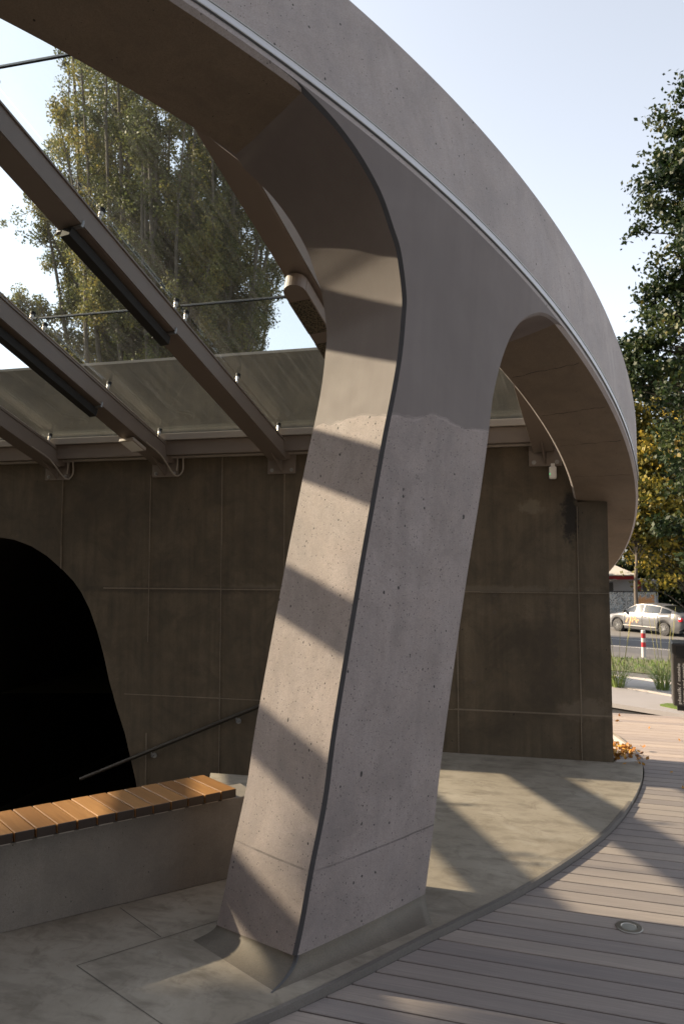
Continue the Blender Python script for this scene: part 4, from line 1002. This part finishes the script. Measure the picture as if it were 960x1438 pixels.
for x in (10.0, 12.1, 14.2, 16.3, 18.3, 20.17):
    mb = MB(); mb.box(V(x,47.18,-1.6), V(.08,0,0), V(0,.1,0), V(0,0,1.62)); mb.build('post', M['galv'], fence)
kio = thing('kiosk', (17.5, 52, -1.56), 'low white kiosk with a red fascia and red post behind the fence', 'kiosk')
mb = MB(); mb.box(V(12,52,-1.56), V(10.5,0,0), V(0,4,0), V(0,0,2.2)); mb.build('walls', M['kiosk_white'], kio)
mb = MB(); mb.box(V(11.6,51.2,.66), V(8.9,0,0), V(0,5,0), V(0,0,.26)); mb.build('fascia', M['red'], kio)
mb = MB(); mb.prism([V(11.4,51.0,.92), V(20.7,51.0,.92), V(20.7,56.4,1.75), V(11.4,56.4,1.75)], V(0,0,.06)); mb.build('roof', M['wpaint'], kio)
mb = MB(); mb.box(V(20.85,51.92,-1.5), V(.42,0,0), V(0,.06,0), V(0,0,2.14)); mb.build('red_post', M['red'], kio)
for x, wdt, z0 in ((17.2,2.1,-.4),(21.4,1.0,-.5),(14,2.4,-.4)):
    mb = MB(); mb.box(V(x,51.95,z0), V(wdt,0,0), V(0,.04,0), V(0,0,.85)); mb.build('window', M['kiosk_dark'], kio)
mb = MB(); mb.prism([V(15,50.2,.42), V(19.1,50.2,.60), V(19.1,51.9,.70), V(15,51.9,.62)], V(0,0,.04)); mb.build('awning', M['park'], kio)
sg = thing('sign_board', (17.9, 43.5, -1.56), 'small white folding sign standing in front of the fence', 'sign')
mb = MB(); mb.prism([V(17.0,43.5,-1.56), V(17.55,43.5,-1.56), V(17.32,43.5,-1.0), V(17.22,43.5,-1.0)], V(0,.04,0)); mb.build('frame', M['wpaint'], sg)
mb = MB(); mb.prism([V(17.14,43.49,-1.5), V(17.42,43.49,-1.5), V(17.28,43.49,-1.12)], V(0,-.004,0)); mb.build('panel', M['kiosk_dark'], sg)
sgb = thing('grey_cabinet', (17.9, 43.8, -1.56), 'plain grey cabinet beside the folding sign near the fence', 'cabinet')
mb = MB(); mb.box(V(17.5,43.8,-1.56), V(.75,0,0), V(0,.4,0), V(0,0,.52)); mb.build('case', M['kiosk_white'], sgb, bevel=.03)

# unseen block of flats, added behind the camera to hold back sky light
blk = thing('sky_blocker_flats', (0, -16, 0), 'dark brick apartment block, unseen, added behind the camera to cut sky light', 'building')
mbk = simple('dark_brick', (.055,.04,.032), .8, 0, .3, 3)
mb = MB(); mb.box(V(-34,-22,-.2), V(44,0,0), V(0,10,0), V(0,0,19)); mb.build('wall', mbk, blk)
for fl_ in range(5):
    for k in range(12):
        x = -32+3.4*k; mb = MB(); mb.box(V(x,-12.0,1.2+3.1*fl_), V(1.5,0,0), V(0,.05,0), V(0,0,1.5)); wdw = mb.build('window', M['wpaint'], blk)
        mb = MB(); mb.box(V(x+.08,-11.96,1.28+3.1*fl_), V(1.34,0,0), V(0,.02,0), V(0,0,1.34)); mb.build('pane', mglass, wdw)

cl = []
while len(cl) < 700:
    x, y, z = rng.uniform(-26, -18), rng.uniform(-6, 12), rng.uniform(4, 19)
    lat = .309*x+.951*y
    if lat > 2.5 or ((y-1.5)/8.5)**2+((z-11.5)/8)**2 > 1: continue
    cl.append(V(x, y, z))
for _ in range(420):
    x, lat, z = rng.uniform(-25, -19), rng.uniform(1.2, 2.68), rng.uniform(8.5, 17.0); cl.append(V(x, (lat-.309*x)/.951, z))
tree('yard_tree', 'broad tree beyond the left edge shading the paving by the bench', (-22, 2, -.1), [V(-22,2,-.1),V(-22,2,5),V(-22,2,12)], cl, 50, .5, M['leaf_dark'], (.34,.2,.34), .35, .2, .35)

hd = thing('hedge', (30, 58, -1.56), 'dark clipped hedge closing the far side of the pavement', 'hedge')
n = 26000; P = np.stack([rng.uniform(20.4, 46, n), 57+rng.uniform(-1, 1, n)**3*1.2, -1.6+3.6*rng.random(n)**.8], 1)
leaf_mesh('foliage', P, .3, M['leaf_dark'], hd, .3+.2*rng.normal(size=n))
mb = MB()
for x in np.arange(20.6, 46, 1.2): mb.tube([V(x,57,-1.7), V(x+.1,57,0), V(x,57,1.6)], [.06,.05,.02], 5)
mb.build('stem', M['bark'], hd)
